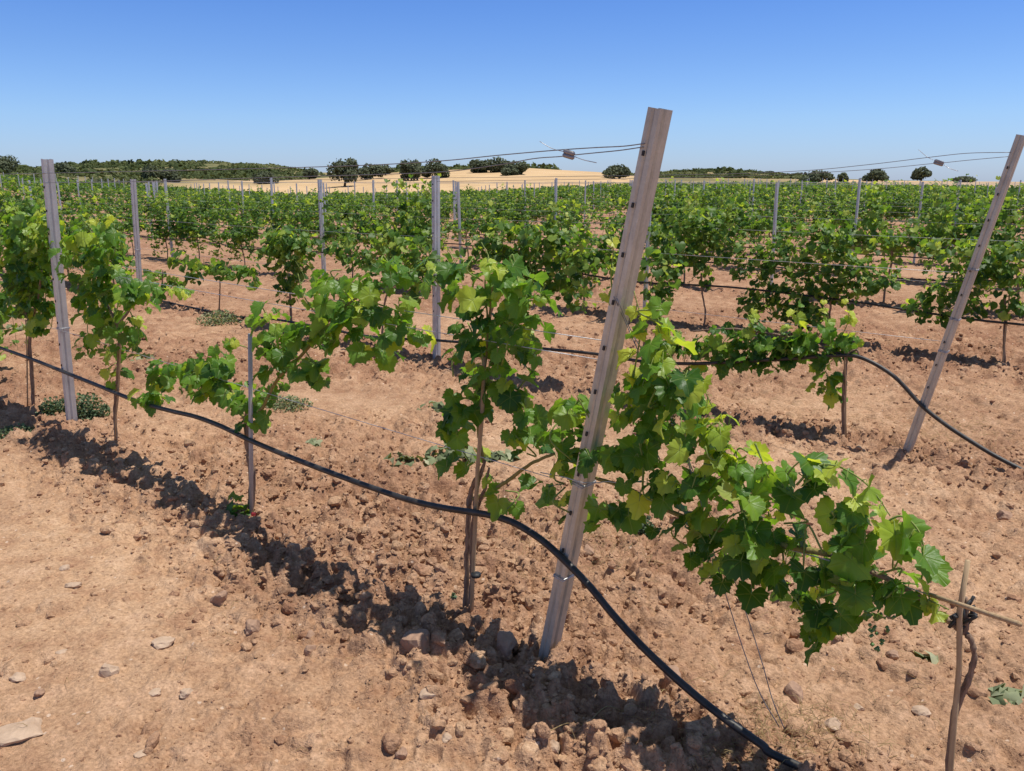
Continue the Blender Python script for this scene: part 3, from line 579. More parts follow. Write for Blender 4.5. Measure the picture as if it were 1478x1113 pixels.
# ---------------------------------------------------------------- generated vines behind
def gen_local(seed, vigor, lod, width=1.0):
    rng = np.random.RandomState(seed); L = Leaves(); tr = MB(); sh = MB(); pr = random.Random(seed)
    hz = rng.uniform(.62, .78); lean = rng.uniform(-.05, .05)
    seg = 5 if lod >= 2 else 7
    tr.tube(smooth_path([(0, 0, -.03), (lean*.5+.01, .01, hz*.35), (lean-.01, -.01, hz*.7), (lean, 0, hz)], 3 if lod else 5), [.016]*1+[.013]*(9 if lod else 14)+([.011] if True else []) if False else .013, seg)
    arms = [-rng.uniform(.45, .85)*width, rng.uniform(.45, .85)*width]
    for a in arms: tr.tube(smooth_path([(lean, 0, hz-.02), (a*.5, .01, hz+.04), (a, 0, hz+rng.uniform(-.08, .06))], 3), .008, seg-1)
    ns = int(rng.uniform(12, 19)*(.6+.5*vigor)); size = (.07, .068, .078, .098)[lod]
    step = (.05, .048, .060, .088)[lod]
    for i in range(ns):
        x0 = arms[0]+(arms[1]-arms[0])*(i+rng.uniform(.1, .9))/ns; y0 = rng.uniform(-.04, .04)
        hgt = vigor*rng.uniform(.30, .92); sx = rng.uniform(-.35, .35); sy = rng.uniform(-.28, .28); dr = rng.uniform(.0, .45)
        mode = rng.rand()
        if mode < .45: P = [(x0, y0, hz), (x0+sx*.4, y0+sy, hz+.12), (x0+sx*.9, y0+sy*1.5, hz-.05), (x0+sx, y0+sy*1.6, hz-.40*vigor)]
        else: P = [(x0, y0, hz), (x0+sx*.3, y0+sy*.4, hz+hgt*.45), (x0+sx*.7, y0+sy*.8, hz+hgt*.9), (x0+sx*1.2, y0+sy*1.2, hz+hgt*(1.15-dr))]
        P = [(a_, b_, min(c_, 1.45+.22*rng.rand())) for a_, b_, c_ in P]
        Q = smooth_path(P, 6)
        if lod <= 1: sh.tube(Q, [.004*(1-.6*j/len(Q)) for j in range(len(Q))], 4)
        d = 0; side = 1; Lt = sum((Q[j+1]-Q[j]).length for j in range(len(Q)-1)); acc = 0
        for j in range(len(Q)-1):
            dl = (Q[j+1]-Q[j]).length; d += dl; acc += dl
            while d > step:
                d -= step; side = -side; q = acc/Lt
                for rep in range(2 if rng.rand() < .75 else 1):
                    out = rng.randn(3)*.5+np.array([0, side*.8, 0]); T, Nn = leaf_frame(rng, out)
                    p = np.array(Q[j])+T*size*.4+rng.randn(3)*np.array([.05, .05, .035])
                    L.add(p, T, Nn, size*(1.12-.5*q*q)*rng.uniform(.6, 1.2), lc_rand(rng, .3*q**3+(.05 if lod < 2 else -.08)))
    return L, tr, sh
TM = {1: T1, 2: T2, 3: T3}
protos = {}
def make_protos(lod, n):
    out = []
    for i in range(n):
        vig = (1.0, 1.25, .85, 1.15, .7, 1.35, 1.0, .5, 1.2, .95)[i % 10]
        L, tr, sh = gen_local(1000*lod+i, vig, lod)
        r = empty('grapevine', (0, 0, -50)); t = tr.build('trunk', M_BARK, r); parts = [t]
        if lod <= 1: parts.append(sh.build('shoots', M_SHOOT, r))
        parts.append(L.build('foliage', TM[lod], M_LEAFM, r, seed=i))
        out.append([r, parts, False, vig])
    return out
rnd = random.Random(4)
cands = []
for k in range(0, 70):
    s = {0: 6.75, 1: 11.2, 2: 4.75}.get(k, rnd.uniform(-.6, .4)+.3)
    while s < 175:
        p = rowpt(k, s+rnd.uniform(-.15, .15)); x, y, q = proj(p); r = math.hypot(p[0], p[1])
        if q > 1 and r < 112 and -90*(1+8/r) < x < IW+70*(1+8/r): cands.append((r, k, s, p, x))
        s += 1.63
cands.sort(key=lambda c: c[0])
cands = [c for c in cands if not (c[1] > 1 and rnd.random() < .07)]
NIND = 300-16
ORD = ['front', 'second', 'third', 'fourth', 'fifth', 'sixth', 'seventh', 'eighth', 'ninth', 'tenth', 'eleventh', 'twelfth', 'thirteenth', 'fourteenth', 'fifteenth', 'sixteenth', 'seventeenth', 'eighteenth', 'nineteenth', 'twentieth']
NTH = ['first', 'second', 'third', 'fourth', 'fifth', 'sixth', 'seventh', 'eighth', 'ninth', 'tenth', 'eleventh', 'twelfth']
PR = {1: make_protos(1, 8), 2: make_protos(2, 10), 3: make_protos(3, 10)}
ind = cands[:NIND]; rest = cands[NIND:]
rowcount = {}
for c in sorted(ind, key=lambda c: (c[1], c[2])):
    r, k, s, p, x = c
    if 0 <= x <= IW: rowcount[k] = rowcount.get(k, 0)+1; pos = rowcount[k]
    else: pos = 0
    lod = 1 if r < 14 else (2 if r < 30 else 3)
    pr = rnd.choice(PR[lod]); sc = rnd.uniform(.88, 1.10)*(1.0 if r < 26 else .93)*(.94 if x < 780 and r > 18 else 1)
    if k == 2 and s < 6: pr = PR[1][(1, 5, 3, 5)[int(s/1.6) % 4]]; sc = 1.0
    if not pr[2]: root = pr[0]; pr[2] = True
    else:
        root = pr[0].copy(); COL.objects.link(root)
        for ch in pr[1]:
            cc = ch.copy(); COL.objects.link(cc); cc.parent = root
    root.location = (p[0], p[1], gz(p[0], p[1])-.02); root.rotation_euler = (0, 0, ROWANG+(pi if rnd.random() < .5 else 0)+rnd.uniform(-.06, .06)); root.scale = (sc, sc, sc*rnd.uniform(.93, 1.06))
    look = 'tall bushy' if pr[3] > 1.08 else ('full leafy' if pr[3] > .85 else ('thin leafy' if pr[3] > .65 else 'weak small'))
    if k <= 5 and 0 < pos <= 12: lab = '%s grapevine, %s from the right edge of the photo in the %s row' % (look, NTH[pos-1], ORD[k])
    elif k <= 5: lab = '%s grapevine in the %s row, far along it towards the left edge' % (look, ORD[k]) if pos else '%s grapevine in the %s row, at the edge of the photo' % (look, ORD[k])
    else: lab = '%s grapevine in the %s row back from the camera, small with distance' % (look, ORD[k] if k < 20 else 'farthest')
    tag(root, lab, 'grapevine', 'grapevines of the vineyard')
for lod in PR:
    for pr in PR[lod]:
        if not pr[2]:
            for ch in pr[1]: bpy.data.objects.remove(ch)
            bpy.data.objects.remove(pr[0])
# everything beyond the 300 that show largest
rng = np.random.RandomState(5); L = Leaves()
for r, k, s, p, x in rest:
    z0 = gz(p[0], p[1]); top = rng.uniform(1.0, 1.4); n = 34 if r < 75 else 24; sz = .15 if r < 75 else .20
    for _ in range(n):
        a = rng.uniform(-.85, .85); q = np.array([p[0], p[1], z0])+D*a+N*rng.randn()*.14+np.array([0, 0, .55+(top-.55)*rng.rand()**.9])
        T, Nn = leaf_frame(rng, rng.randn(3)); L.add(q, T, Nn, sz*rng.uniform(.6, 1.2), lc_rand(rng, -.12))
tag(L.build('distant_vines', T3, M_LEAFM, seed=3), 'mass of small vines in the far part of the vineyard below the sandy field', 'vines', kind='stuff')

# ---------------------------------------------------------------- posts
SEC = [(.023, .021), (.033, .021), (.033, .006), (.0295, .002), (.033, -.003), (.033, -.019), (.002, -.019), (-.003, -.012), (-.013, -.012), (-.018, -.019), (-.033, -.019), (-.033, -.006), (-.0285, .001), (-.033, .008), (-.033, .021), (-.023, .021)]
def post_mesh(name, base, top, mat, sc=1.0, hooks=True, thick=.0022, flip=1):
    base, top = Vector(base), Vector(top); ax = (top-base).normalized(); H = (top-base).length
    n_ = Vector(N); n_ = (n_-ax*n_.dot(ax)).normalized(); d_ = ax.cross(n_)*-1
    if d_.dot(Vector(D)) < 0: d_ = -d_
    pts = [Vector((u*sc, v_*sc)) for u, v_ in SEC]; out = []
    for i, p in enumerate(pts):
        a = pts[max(i-1, 0)]; b = pts[min(i+1, len(pts)-1)]; t = (b-a).normalized(); out.append(p+Vector((-t.y, t.x))*thick)
    loop = pts+out[::-1]; m = len(loop); mb = MB(); zs = [0, H]
    v = [base+n_*q.x+d_*q.y+ax*z for z in zs for q in loop]; h = len(pts)
    f = [(j, (j+1) % m, m+(j+1) % m, m+j) for j in range(m)]
    for b in (0, m):
        for i in range(h-1): q = (b+i, b+i+1, b+m-2-i, b+m-1-i); f.append(q if b == 0 else q[::-1])
    mb.add(v, f); o = mb.build(name, mat, smooth=False); hk = None
    if hooks:
        hb = MB(); z = .55
        while z < H-.06:
            for sg in (-1, 1):
                c = base+ax*z+n_*(sg*.0365*sc)+d_*.006*sc; Mx = Matrix((n_, d_, ax)).transposed(); hb.box(c, .005, .007, .014, Mx)
            c = base+ax*(z+.05)-d_*.0165*sc+n_*.020*sc; hb.box(c, .007, .002, .011, Mx)
            z += .145
        hk = hb.build('wire_hooks', M_DARK, smooth=False)
    return o, hk, (ax, n_, d_)
def ring_tie(parent, c, ax, n_, d_, sc=1.0, r=.0022, turns=2):
    mb = MB(); c = Vector(c)
    for t in range(turns):
        q = c+ax*(t*.006); u, v_ = .041*sc, .022*sc
        P = [q+n_*(u*a)+d_*(v_*b) for a, b in ((1, 1), (1, -1), (0, -1.05), (-1, -1), (-1, 1), (0, 1.0), (1, 1))]; mb.tube(P, r, 6)
    o = mb.build('wire_tie', M_WIREL); reparent(o, parent)
def post(base, top, label, name='vineyard_post', mat=M_POSTG, ties=(), sc=1.0, full=True, group='metal trellis posts'):
    b = Vector(base); root = empty(name, tuple(b)); tag(root, label, 'post', group)
    o, hk, fr = post_mesh('profile', base, top, mat, sc); reparent(o, root); reparent(hk, root)
    for z in ties: ring_tie(root, b+fr[0]*z, *fr, sc=sc)
    return root, fr
P0b = rowpt(0, 0, 0); P0b[2] = -.06
a_out = -D
top0 = rowpt(0, 0, 0)+a_out*.376+np.array([0, 0, 1.845]); b0 = rowpt(0, 0, 0)-(top0-rowpt(0, 0, 0))*.05
mp, fr0 = post(b0, top0, 'large weathered metal end post leaning right in the middle foreground', mat=M_POST, ties=(.80, .44), sc=.93)
mb = MB(); c = Vector(rp(836, 690, 0)); tag(mp, None)
b = rowpt(0, 4.21); t = b+a_out*.16+np.array([0, 0, 1.785]); post(b-(t-b)*.05, t, 'nearest upright grey metal post, standing in weeds at the left of the front row', mat=M_POSTG, ties=(.8,), sc=.86)
b = rowpt(1, -.22); t = b+a_out*.39+np.array([0, 0, 1.893]); post(b-(t-b)*.05, t, 'grey metal end post leaning right at the right edge of the photo', mat=M_POST, ties=(.78, .98, 1.28), sc=.98)
b = rowpt(1, 4.05); t = b+a_out*.04+np.array([0, 0, 1.70]); post(b-(t-b)*.05, t, 'upright grey metal post of the second row, in the middle behind the front vines', ties=(.8,), sc=.95)
b = rowpt(1, 10.25); t = b+a_out*.16+np.array([0, 0, 1.68]); post(b-(t-b)*.05, t, 'upright grey metal post of the second row right of the nearest upright post', ties=(.8,), sc=.95)
b = rowpt(2, 10.35); t = b+a_out*.02+np.array([0, 0, 1.68]); post(b-(t-b)*.05, t, 'upright grey metal post of the third row against the left-hand big oak', sc=.95)
# far posts share one mesh
o, hk, _ = post_mesh('vineyard_post', (0, 0, -.08), (0, 0, 1.68), M_POSTG, 1.0, hooks=False); pm = o.data; first = o; n = 0
for k in range(1, 34):
    s = (17.0 if k <= 2 else 3.8 if k > 2 else 0) - (0 if k < 3 else .1); s0 = s
    if k == 2:
        ss = [3.85, 15.9]
    else: ss = []
    q = ss[:]; s = 17.2 if k == 1 else (23.4 if k == 2 else 3.75)
    while s < 120: q.append(s); s += 6.65
    if k > 1: q.append(-.8)
    for s in q:
        p = rowpt(k, s+rnd.uniform(-.12, .12)); x, y, qq = proj(p+np.array([0, 0, .8])); r = math.hypot(p[0], p[1])
        if qq < 1 or r > 92 or x < -60 or x > IW+60: continue
        c = first if n == 0 else first.copy()
        if n: COL.objects.link(c)
        n += 1; c.location = (p[0], p[1], gz(p[0], p[1])); c.rotation_euler = (rnd.uniform(-.025, .025), rnd.uniform(-.025, .025), 0); c.scale = (.72, .72, rnd.uniform(.94, 1.03))
        if k <= 4 and r < 45: lab = 'thin grey metal post in the %s row, %s' % (ORD[k], 'in the left part of the photo' if x < 400 else ('near the middle of the photo' if x < 870 else 'in the right part of the photo'))
        else: lab = 'far thin grey post standing among the vines of the %s row' % (ORD[k] if k < 20 else 'farthest')
        tag(c, lab, 'post', 'metal trellis posts')
print('posts', n, 'vines', len(ind), 'rest', len(rest))

# ---------------------------------------------------------------- wires, tensioners, hoses
def wire(pts, label, r=.0016, mat=M_WIRE, name='trellis_wire', group='trellis wires', n=5):
    mb = MB(); mb.tube(pts, r, n); return tag(mb.build(name, mat), label, 'wire', group)
def linepath(k, s0, s1, z0, z1, sag=.02, span=6.6, off=0.0):
    P = []; s = s0
    while s < s1:
        ph = ((s-4.05) % span)/span; P.append(rowpt(k, s, z0+(z1-z0)*min(1, (s-s0)/3)-sag*4*ph*(1-ph), off)); s += .55
    return [p+np.array([0, 0, float(terr(p[0:1], p[1:2])[0])]) for p in P]
def px_path(k, pts, off=0.0): return smooth_path([rp(x, y, k, off) for x, y in pts], 6)
wire(px_path(0, [(931, 207), (900, 211), (860, 213), (800, 217), (720, 224), (640, 232), (540, 238), (420, 242), (260, 246), (71, 250), (-60, 253)], -.04), 'upper twisted wire running left from the top of the big leaning post', .0017)
wire(px_path(0, [(929, 212), (895, 217), (855, 221), (835, 223)], -.04)+px_path(0, [(808, 226), (770, 229), (720, 238), (640, 248), (540, 252), (400, 256), (200, 262), (60, 264)], -.04), 'lower wire from the big leaning post, broken by the small tensioner', .0016)
for k, (x, y), lab, sc in ((0, (821, 223), 'small metal wire tensioner hanging on the wire left of the big leaning post', 1.0), (1, (1355, 235), 'small dark wire tensioner on the wire left of the far leaning post', 1.3)):
    c = rp(x, y, k, -.04); root = tag(empty('wire_tensioner', tuple(c)), lab, 'wire tensioner', 'wire tensioners'); mb = MB()
    ax = (Vector(rp(x-10, y-3, k, -.04))-Vector(rp(x+10, y+3, k, -.04))).normalized(); L_ = .021*sc; c = Vector(c)
    up = Vector((0, 0, 1)); up = (up-ax*up.dot(ax)).normalized()
    for o_ in (-.0055, .0055): mb.tube([c-ax*L_+up*o_, c-ax*L_*.8+up*o_, c+ax*L_*.8+up*o_, c+ax*L_+up*o_], [.0035*sc, .007*sc, .007*sc, .0035*sc], 10)
    q = mb.build('body', M_GRIP); reparent(q, root); mb = MB(); sx = 1.0 if k == 0 else .7
    mb.tube(smooth_path([rp(x+8, y+3, k, -.04), rp(x+22*sx, y+8, k, -.04), rp(x+40*sx, y+12, k, -.05)], 4), .0012*sc, 4); mb.tube(smooth_path([rp(x-8, y-4, k, -.04), rp(x-25*sx, y-9, k, -.04), rp(x-42*sx, y-19, k, -.05)], 4), .0010*sc, 4)
    q = mb.build('wire_ends', M_WIREL); reparent(q, root)
wire(px_path(1, [(1459, 220), (1400, 221), (1350, 226), (1250, 238), (1150, 247), (1000, 252), (630, 257), (200, 262)], -.04), 'upper wire running left from the top of the far leaning post', .0019)
wire(px_path(1, [(1455, 226), (1400, 231), (1362, 235)], -.04)+px_path(1, [(1347, 236), (1250, 245), (1100, 253), (900, 258), (630, 262)], -.04), 'lower wire from the far leaning post, carrying the small dark tensioner', .0017)
for z, lab in ((.70, 'low cordon wire of the front row'), (1.13, 'middle wire of the front row'), (1.18, 'second middle wire of the front row, paired with the other')):
    wire(linepath(0, -.02 if z < 1 else -.2, 30, z, z, .015, off=-.02 if z != 1.18 else .03), lab, .0015, M_WIREL)
for z, lab in ((.74, 'low cordon wire of the second row'), (1.15, 'middle wire of the second row')): wire(linepath(1, -.38, 40, z, z, .015), lab, .0016, M_WIREL)
for k in (2, 3, 4, 5, 6):
    for z, nm in ((.74, 'low'), (1.15, 'middle'), (1.64, 'top')):
        wire(linepath(k, -1, 55, z, z, .02), '%s wire of the %s row of the trellis' % (nm, ORD[k]), .0017, M_WIREL, n=4)
# brace wires from the end post down to the ground anchor
for i, (pts, lab) in enumerate((([(886, 428), (905, 470), (925, 515), (950, 565), (978, 628), (1010, 720), (1045, 850), (1090, 985), (1125, 1050)], 'left strand of the anchor wire from the big leaning post into the ground'),
                               ([(890, 430), (912, 480), (940, 530), (985, 640), (1030, 760), (1070, 865), (1098, 950), (1115, 1010), (1132, 1052)], 'right strand of the anchor wire from the big leaning post into the ground'))):
    wire(smooth_path([rp(x, y, 0, .0 if j else -.05) for j, (x, y) in enumerate(pts)], 5), lab, .0016, M_WIRE, 'anchor_wire', 'anchor wires')
mb = MB(); c0, c1 = Vector(rp(948, 562, 0, -.01)), Vector(rp(977, 627, 0, -.01))
P = []
for i in range(90):
    t = i/89; a = t*2*pi*14; P.append(c0+(c1-c0)*t+Vector((cos(a), sin(a), 0))*.0045)
mb.tube(P, .0017, 4); tag(mb.build('wire_coil', M_WIREL), 'bright coiled wire wrapped round the anchor wire beside the big leaning post', 'wire coil')
wire(smooth_path([rp(780, 682, 0, -.05), rp(815, 689, 0, -.06), rp(838, 696, 0, -.06), rp(858, 697, 0, -.04), rp(900, 700, 0, 0), rp(1000, 755, 0, 0), rp(1200, 810, 0, 0), rp(1350, 862, 0, 0)], 5), 'wire carrying the leafy arm from the big leaning post to the right', .0018, M_WIREL)
def hose(P, label, r, k):
    mb = MB(); mb.tube(P, r, 12); root = mb.build('irrigation_hose', M_HOSE)
    return tag(root, label, 'hose', 'black irrigation hoses')
H0 = [(-60, 482), (-20, 495), (50, 520), (100, 540), (150, 560), (200, 580), (250, 594), (300, 607), (362, 636), (450, 672), (560, 712), (620, 729), (672, 738), (725, 748), (765, 768), (800, 795), (850, 845), (900, 905), (960, 965), (1030, 1025), (1100, 1075), (1150, 1108)]
P = px_path(0, H0, -.045); e = P[-1]; P += [e+Vector((.12, -.09, 0)), e+Vector((.35, -.26, 0)), e+Vector((.8, -.55, 0))]; P = [Vector((p[0], p[1], max(p[2], float(gheight(np.array([p[0]]), np.array([p[1]]), False)[0])+.045))) for p in P]; P = smooth_path(P[::4]+[P[-1]], 5)
hose(P, 'black irrigation hose of the front row, sagging past the big leaning post to the ground', .0122, 0)
H1 = [(120, 428), (200, 432), (240, 436), (285, 448), (330, 458), (380, 459), (450, 470), (510, 482), (560, 488), (625, 491), (700, 497), (790, 504), (860, 511), (930, 522), (1000, 525), (1080, 521), (1150, 517), (1210, 513), (1245, 517), (1290, 543), (1330, 585), (1365, 613), (1400, 636), (1440, 660), (1500, 690), (1560, 715)]
hose([Vector((p[0], p[1], max(p[2], gz(p[0], p[1])+.03))) for p in px_path(1, H1, -.045)], 'black irrigation hose of the second row, bending down past the right edge post', .0125, 1)
rg = np.random.RandomState(8)
for k in range(0, 9):
    if k in (0, 1): pts = [rowpt(k, s, .40+.03*rg.randn(), -.04) for s in np.arange((6.2 if k == 0 else 11.5), 45, 1.3)]
    else: pts = [rowpt(k, s, (.46 if k == 2 else .40)+.035*rg.randn(), -.04) for s in np.arange(-1.2, 50, 1.3)]
    pts = [p+np.array([0, 0, float(terr(p[0:1], p[1:2])[0])]) for p in pts]
    hose(smooth_path(pts, 4), 'black irrigation hose hanging along the %s row of vines' % ORD[k] if k > 1 else 'far stretch of the black irrigation hose of the %s row' % ORD[k], .011, k)

# ---------------------------------------------------------------- clods and stones
def rock_verts(seed, sub=2, sq=(1, 1, .7), rough=.35):
    import bmesh
    bm = bmesh.new(); bmesh.ops.create_icosphere(bm, subdivisions=sub, radius=1); V = np.array([v.co[:] for v in bm.verts]); Fc = np.array([[v.index for v in f.verts] for f in bm.faces]); bm.free()
    rng = np.random.RandomState(seed); 
    for _ in range(9):                                                         # flat facets, as broken earth
        n_ = rng.randn(3); n_ /= np.linalg.norm(n_); dd = rng.uniform(.55, .9); t = V@n_; V = V-np.outer(np.clip(t-dd, 0, None)*.85, n_)
    for i in range(6):
        c = rng.randn(3); c /= np.linalg.norm(c); w_ = np.exp(-np.sum((V-c)**2, 1)/.25); V = V*(1+rough*rng.uniform(-1, 1)*w_[:, None]*.6)
    V = V*(1+.22*(vn(V[:, 0]*2.3+seed, V[:, 1]*2.3+V[:, 2]*1.9, seed))+.14*vn(V[:, 0]*5, V[:, 2]*5+V[:, 1]*4, seed+3))[:, None]
    return V*np.array(sq), Fc
RK = [rock_verts(i, 2, (1, np.random.RandomState(i).uniform(.65, 1), np.random.RandomState(i+9).uniform(.55, .85))) for i in range(14)]
RKs = [rock_verts(i+40, 1, (1, .85, .7), .5) for i in range(8)]
rng = np.random.RandomState(21); VV, FC, CC = [], [], []; base = 0
def put(n, rmin, rmax, lo, hi, lib, pw=1.0, thr=0.0, dark=0.0):
    global base
    a = rng.uniform(-38, 38, n); u = rng.rand(n); r = rmin*(rmax/rmin)**u; X = r*np.sin(np.radians(a)); Y = r*np.cos(np.radians(a))
    Lz, band = loose(X, Y); keep = rng.rand(n) < np.clip(Lz**pw-.02, 0.012 if lo > .005 else .1, 1)*(.6+.4*(.3*Lz+band > .4)); keep &= band > thr if thr else True; X, Y = X[keep], Y[keep]; Lz = Lz[keep]; Z = gheight(X, Y)
    for x, y, z in zip(X, Y, Z):
        v, f = lib[rng.randint(len(lib))]; s = lo*(hi/lo)**(rng.rand()**3.0); al = rng.uniform(0, 2*pi); ca, sa = cos(al), sin(al); be = rng.uniform(-.5, .5); cb, sb = cos(be), sin(be)
        q = v*s*np.array([1, rng.uniform(.75, 1.1), rng.uniform(.75, 1.15)]); q = q@np.array([[1, 0, 0], [0, cb, -sb], [0, sb, cb]]).T; q = q@np.array([[ca, -sa, 0], [sa, ca, 0], [0, 0, 1]]).T
        VV.append(q+np.array([x, y, z-s*.12])); FC.append(f+base); base += len(v); CC.append(np.full(len(v), np.clip(rng.normal(.45, .28), 0, 1)))
put(9000, 1.3, 6, .008, .046, RK, 1.4); put(34000, 3, 10, .008, .036, RKs, .9); put(22000, 8, 30, .014, .052, RKs, .8); put(9000, 1.8, 9, .010, .038, RK, 1, .5); put(70000, 1.2, 8, .0028, .011, RKs, .5)
tag(mesh_np('soil_clods', np.concatenate(VV), np.concatenate(FC), M_SOIL, smooth=False, attrs={'loose': np.concatenate(CC)}), 'loose crumbled clods of reddish earth under the vines and between the rows', 'soil clods', kind='stuff')
def stone(x, y, wpx, hpx, label, mat=M_STONE, seed=0, rz=0.0, flat=.45, emb=.25):
    c = gnd(x, y); q = (c-CAM)@FW; a = wpx/2/(F/q); V, Fc = rock_verts(300+seed, 3, (1, 1, 1), .3)
    b = hpx/2/(F/q)/.6; hgt = min(a, b)*flat*1.1; a *= .85; b *= .85; V = V*np.array([a, b, hgt]); ca, sa = cos(rz), sin(rz); V = V@np.array([[ca, -sa, 0], [sa, ca, 0], [0, 0, 1]]).T
    o = mesh_np('stone', V, Fc, mat, smooth=False, attrs={'lc': np.full(len(V), .5)}); o.location = (c[0], c[1], float(gheight(np.array([c[0]]), np.array([c[1]]))[0])+hgt*emb); tag(o, label, 'stone', 'stones on the soil'); return o
ST = [(28, 1062, 92, 50, 'large flat pale slab of stone at the lower left edge', 0, -.35, .3), (158, 975, 34, 22, 'pale stone near the lower left, right of the flat slab', 0, .3, .6), (26, 980, 24, 26, 'small pinkish stone at the left edge above the flat slab', 0, 1, .6),
      (58, 1006, 16, 14, 'small round stone above the tip of the flat slab', 1, 0, .7), (108, 850, 30, 12, 'narrow pale stone on the smooth soil, left side', 0, .3, .5), (95, 825, 18, 12, 'small rounded stone beside the narrow pale stone', 0, 0, .6), (320, 868, 30, 22, 'brown clod lying apart on the smooth soil below the grey tube', 1, -.4, .8),
      (366, 912, 26, 20, 'rough brown lump alone on the smooth soil', 1, 0, .9), (447, 917, 22, 14, 'small dark lump, upper one of two near the bottom left of the shadow', 1, 0, .9), (449, 941, 24, 14, 'small dark lump, lower one of two near the bottom left of the shadow', 1, 0, .9),
      (425, 800, 32, 26, 'rounded brown stone in the shadow patch below the grey tube', 1, .4, .8), (602, 945, 56, 40, 'large brown clod in front of the tall upright vine', 1, .2, .85), (622, 1018, 38, 18, 'pale oblong stone in front of the large brown clod', 0, .35, .6),
      (645, 1072, 20, 16, 'small pale stone near the bottom edge, middle', 0, 0, .6), (580, 1094, 22, 16, 'small brown stone at the bottom edge, middle', 1, 0, .8), (800, 1075, 28, 20, 'pale stone beside the bottom edge of the big shadow', 0, .4, .7), (224, 1005, 22, 12, 'small flat pale stone left of the middle bottom', 0, 0, .5),
      (270, 1012, 24, 14, 'pale stone lying between two small ones at the bottom left', 0, .2, .6), (236, 932, 40, 20, 'half buried pale stone on the smooth soil', 0, .1, .4), (205, 1095, 30, 12, 'thin pale stone at the bottom edge, left part', 0, .5, .4), (90, 945, 22, 10, 'thin pink stone lying on the smooth soil at the left', 0, .1, .4),
      (1328, 1035, 34, 18, 'flat pink stone on the soil at the lower right', 0, .1, .4), (1145, 1005, 34, 26, 'brown clod between the anchor wires and the right-hand vine', 1, .1, .8), (1200, 1050, 30, 18, 'pale stone left of the bottom right bamboo stake', 0, .1, .6), (1288, 948, 20, 14, 'small stone left of the upright bamboo stake', 1, 0, .7),
      (972, 990, 34, 28, 'rounded brown stone behind the hose at the edge of the big shadow', 1, .2, .8), (848, 805, 22, 18, 'brown clod right of the big leaning post', 1, 0, .8), (1450, 742, 26, 18, 'brown stone at the right edge below the far shadow', 1, 0, .7), (1240, 1020, 20, 14, 'small pink stone in the lower right soil', 0, .2, .6), (730, 940, 40, 32, 'dark clod in the shadow left of the big leaning post', 1, .2, .85)]
for i, (x, y, a, b, lab, m, rz, fl) in enumerate(ST): stone(x, y, a, b, lab, (M_STONE, M_STONE2)[m], i, rz, fl)

# ---------------------------------------------------------------- weeds, dry grass, prunings
def tuft(x, y, wpx, hpx, label, mat, name, cat, seed, n=260, leaf=.012, k=None, flat=False, group=None):
    c = gnd(x, y); q = (c-CAM)@FW; ra = wpx/2/(F/q); h = hpx/(F/q); rng = np.random.RandomState(seed); L = Leaves()
    z0 = float(gheight(np.array([c[0]]), np.array([c[1]]))[0])
    for _ in range(n):
        v = rng.randn(3); v /= np.linalg.norm(v); v *= rng.rand()**.45; p = np.array([v[0]*ra, v[1]*ra*.8, abs(v[2])*h+.005]); T, Nn = leaf_frame(rng, v+np.array([0, 0, .1]))
        if not flat: T[2] = abs(T[2])
        L.add(p, T, Nn, leaf*rng.uniform(.6, 1.4), float(np.clip(rng.normal(.45, .22), 0, 1)))
    o = L.build(name, T2 if leaf > .02 else T3, mat, seed=seed); o.location = (c[0], c[1], z0-.01); return tag(o, label, cat, group)
tuft(128, 605, 62, 38, 'grey-green weed clump right of the foot of the nearest upright post', M_WEED, 'weed_clump', 'weed', 1, 900, .014)
tuft(80, 600, 50, 30, 'dark shaded weed clump left of the foot of the nearest upright post', M_WEED, 'weed_clump', 'weed', 2, 600, .014)
tuft(25, 628, 60, 16, 'low green weeds at the left edge in the vine shadow', M_WEED, 'weed_clump', 'weed', 3, 500, .013)
tuft(412, 585, 80, 18, 'dry grey plant lying on the soil behind the sprawling vine', M_WILT, 'dry_plant', 'dry plant', 4, 700, .012)
tuft(318, 468, 70, 22, 'dry grey tangle of stalks under the weak low vine', M_WILT, 'dry_plant', 'dry plant', 5, 700, .016)
tuft(930, 775, 34, 34, 'grey-green weed right of the big leaning post', M_WEED, 'weed_clump', 'weed', 6, 350, .013)
tuft(345, 752, 30, 36, 'small green sprout at the foot of the grey tube', M_LEAFM, 'vine_sprout', 'sprout', 7, 16, .045, flat=True)
tuft(655, 880, 8, 4, 'tiny green sprout on the bare soil', M_WEED, 'weed_clump', 'weed', 8, 20, .010)
for i, (x, y, a, b, n, lab) in enumerate(((590, 672, 90, 18, 70, 'left part of the heap of wilted prunings under the tall upright vine'), (655, 662, 80, 16, 60, 'middle part of the heap of wilted prunings under the tall upright vine'), (718, 662, 50, 14, 34, 'wilted pruned shoot right of the stake of the tall vine'), (455, 645, 30, 18, 16, 'small pale wilted shoot lying alone behind the black hose'),
                              (628, 592, 50, 14, 26, 'pale wilted leaves on the soil left of the tall upright vine'), (215, 520, 60, 10, 40, 'wilted leaves on the soil behind the trailing shoot at the left'), (20, 475, 50, 10, 30, 'wilted pale leaves on the soil at the left edge'), (1455, 1010, 60, 14, 18, 'wilted leaves on the soil at the right edge near the bottom'), (1340, 948, 26, 10, 6, 'single dry leaf scrap right of the upright bamboo stake'))):
    tuft(x, y, a, b, lab, M_WILT, 'wilted_prunings', 'prunings', 30+i, n, .045, flat=True, group='wilted prunings on the soil')
rng = np.random.RandomState(66); mb = MB()
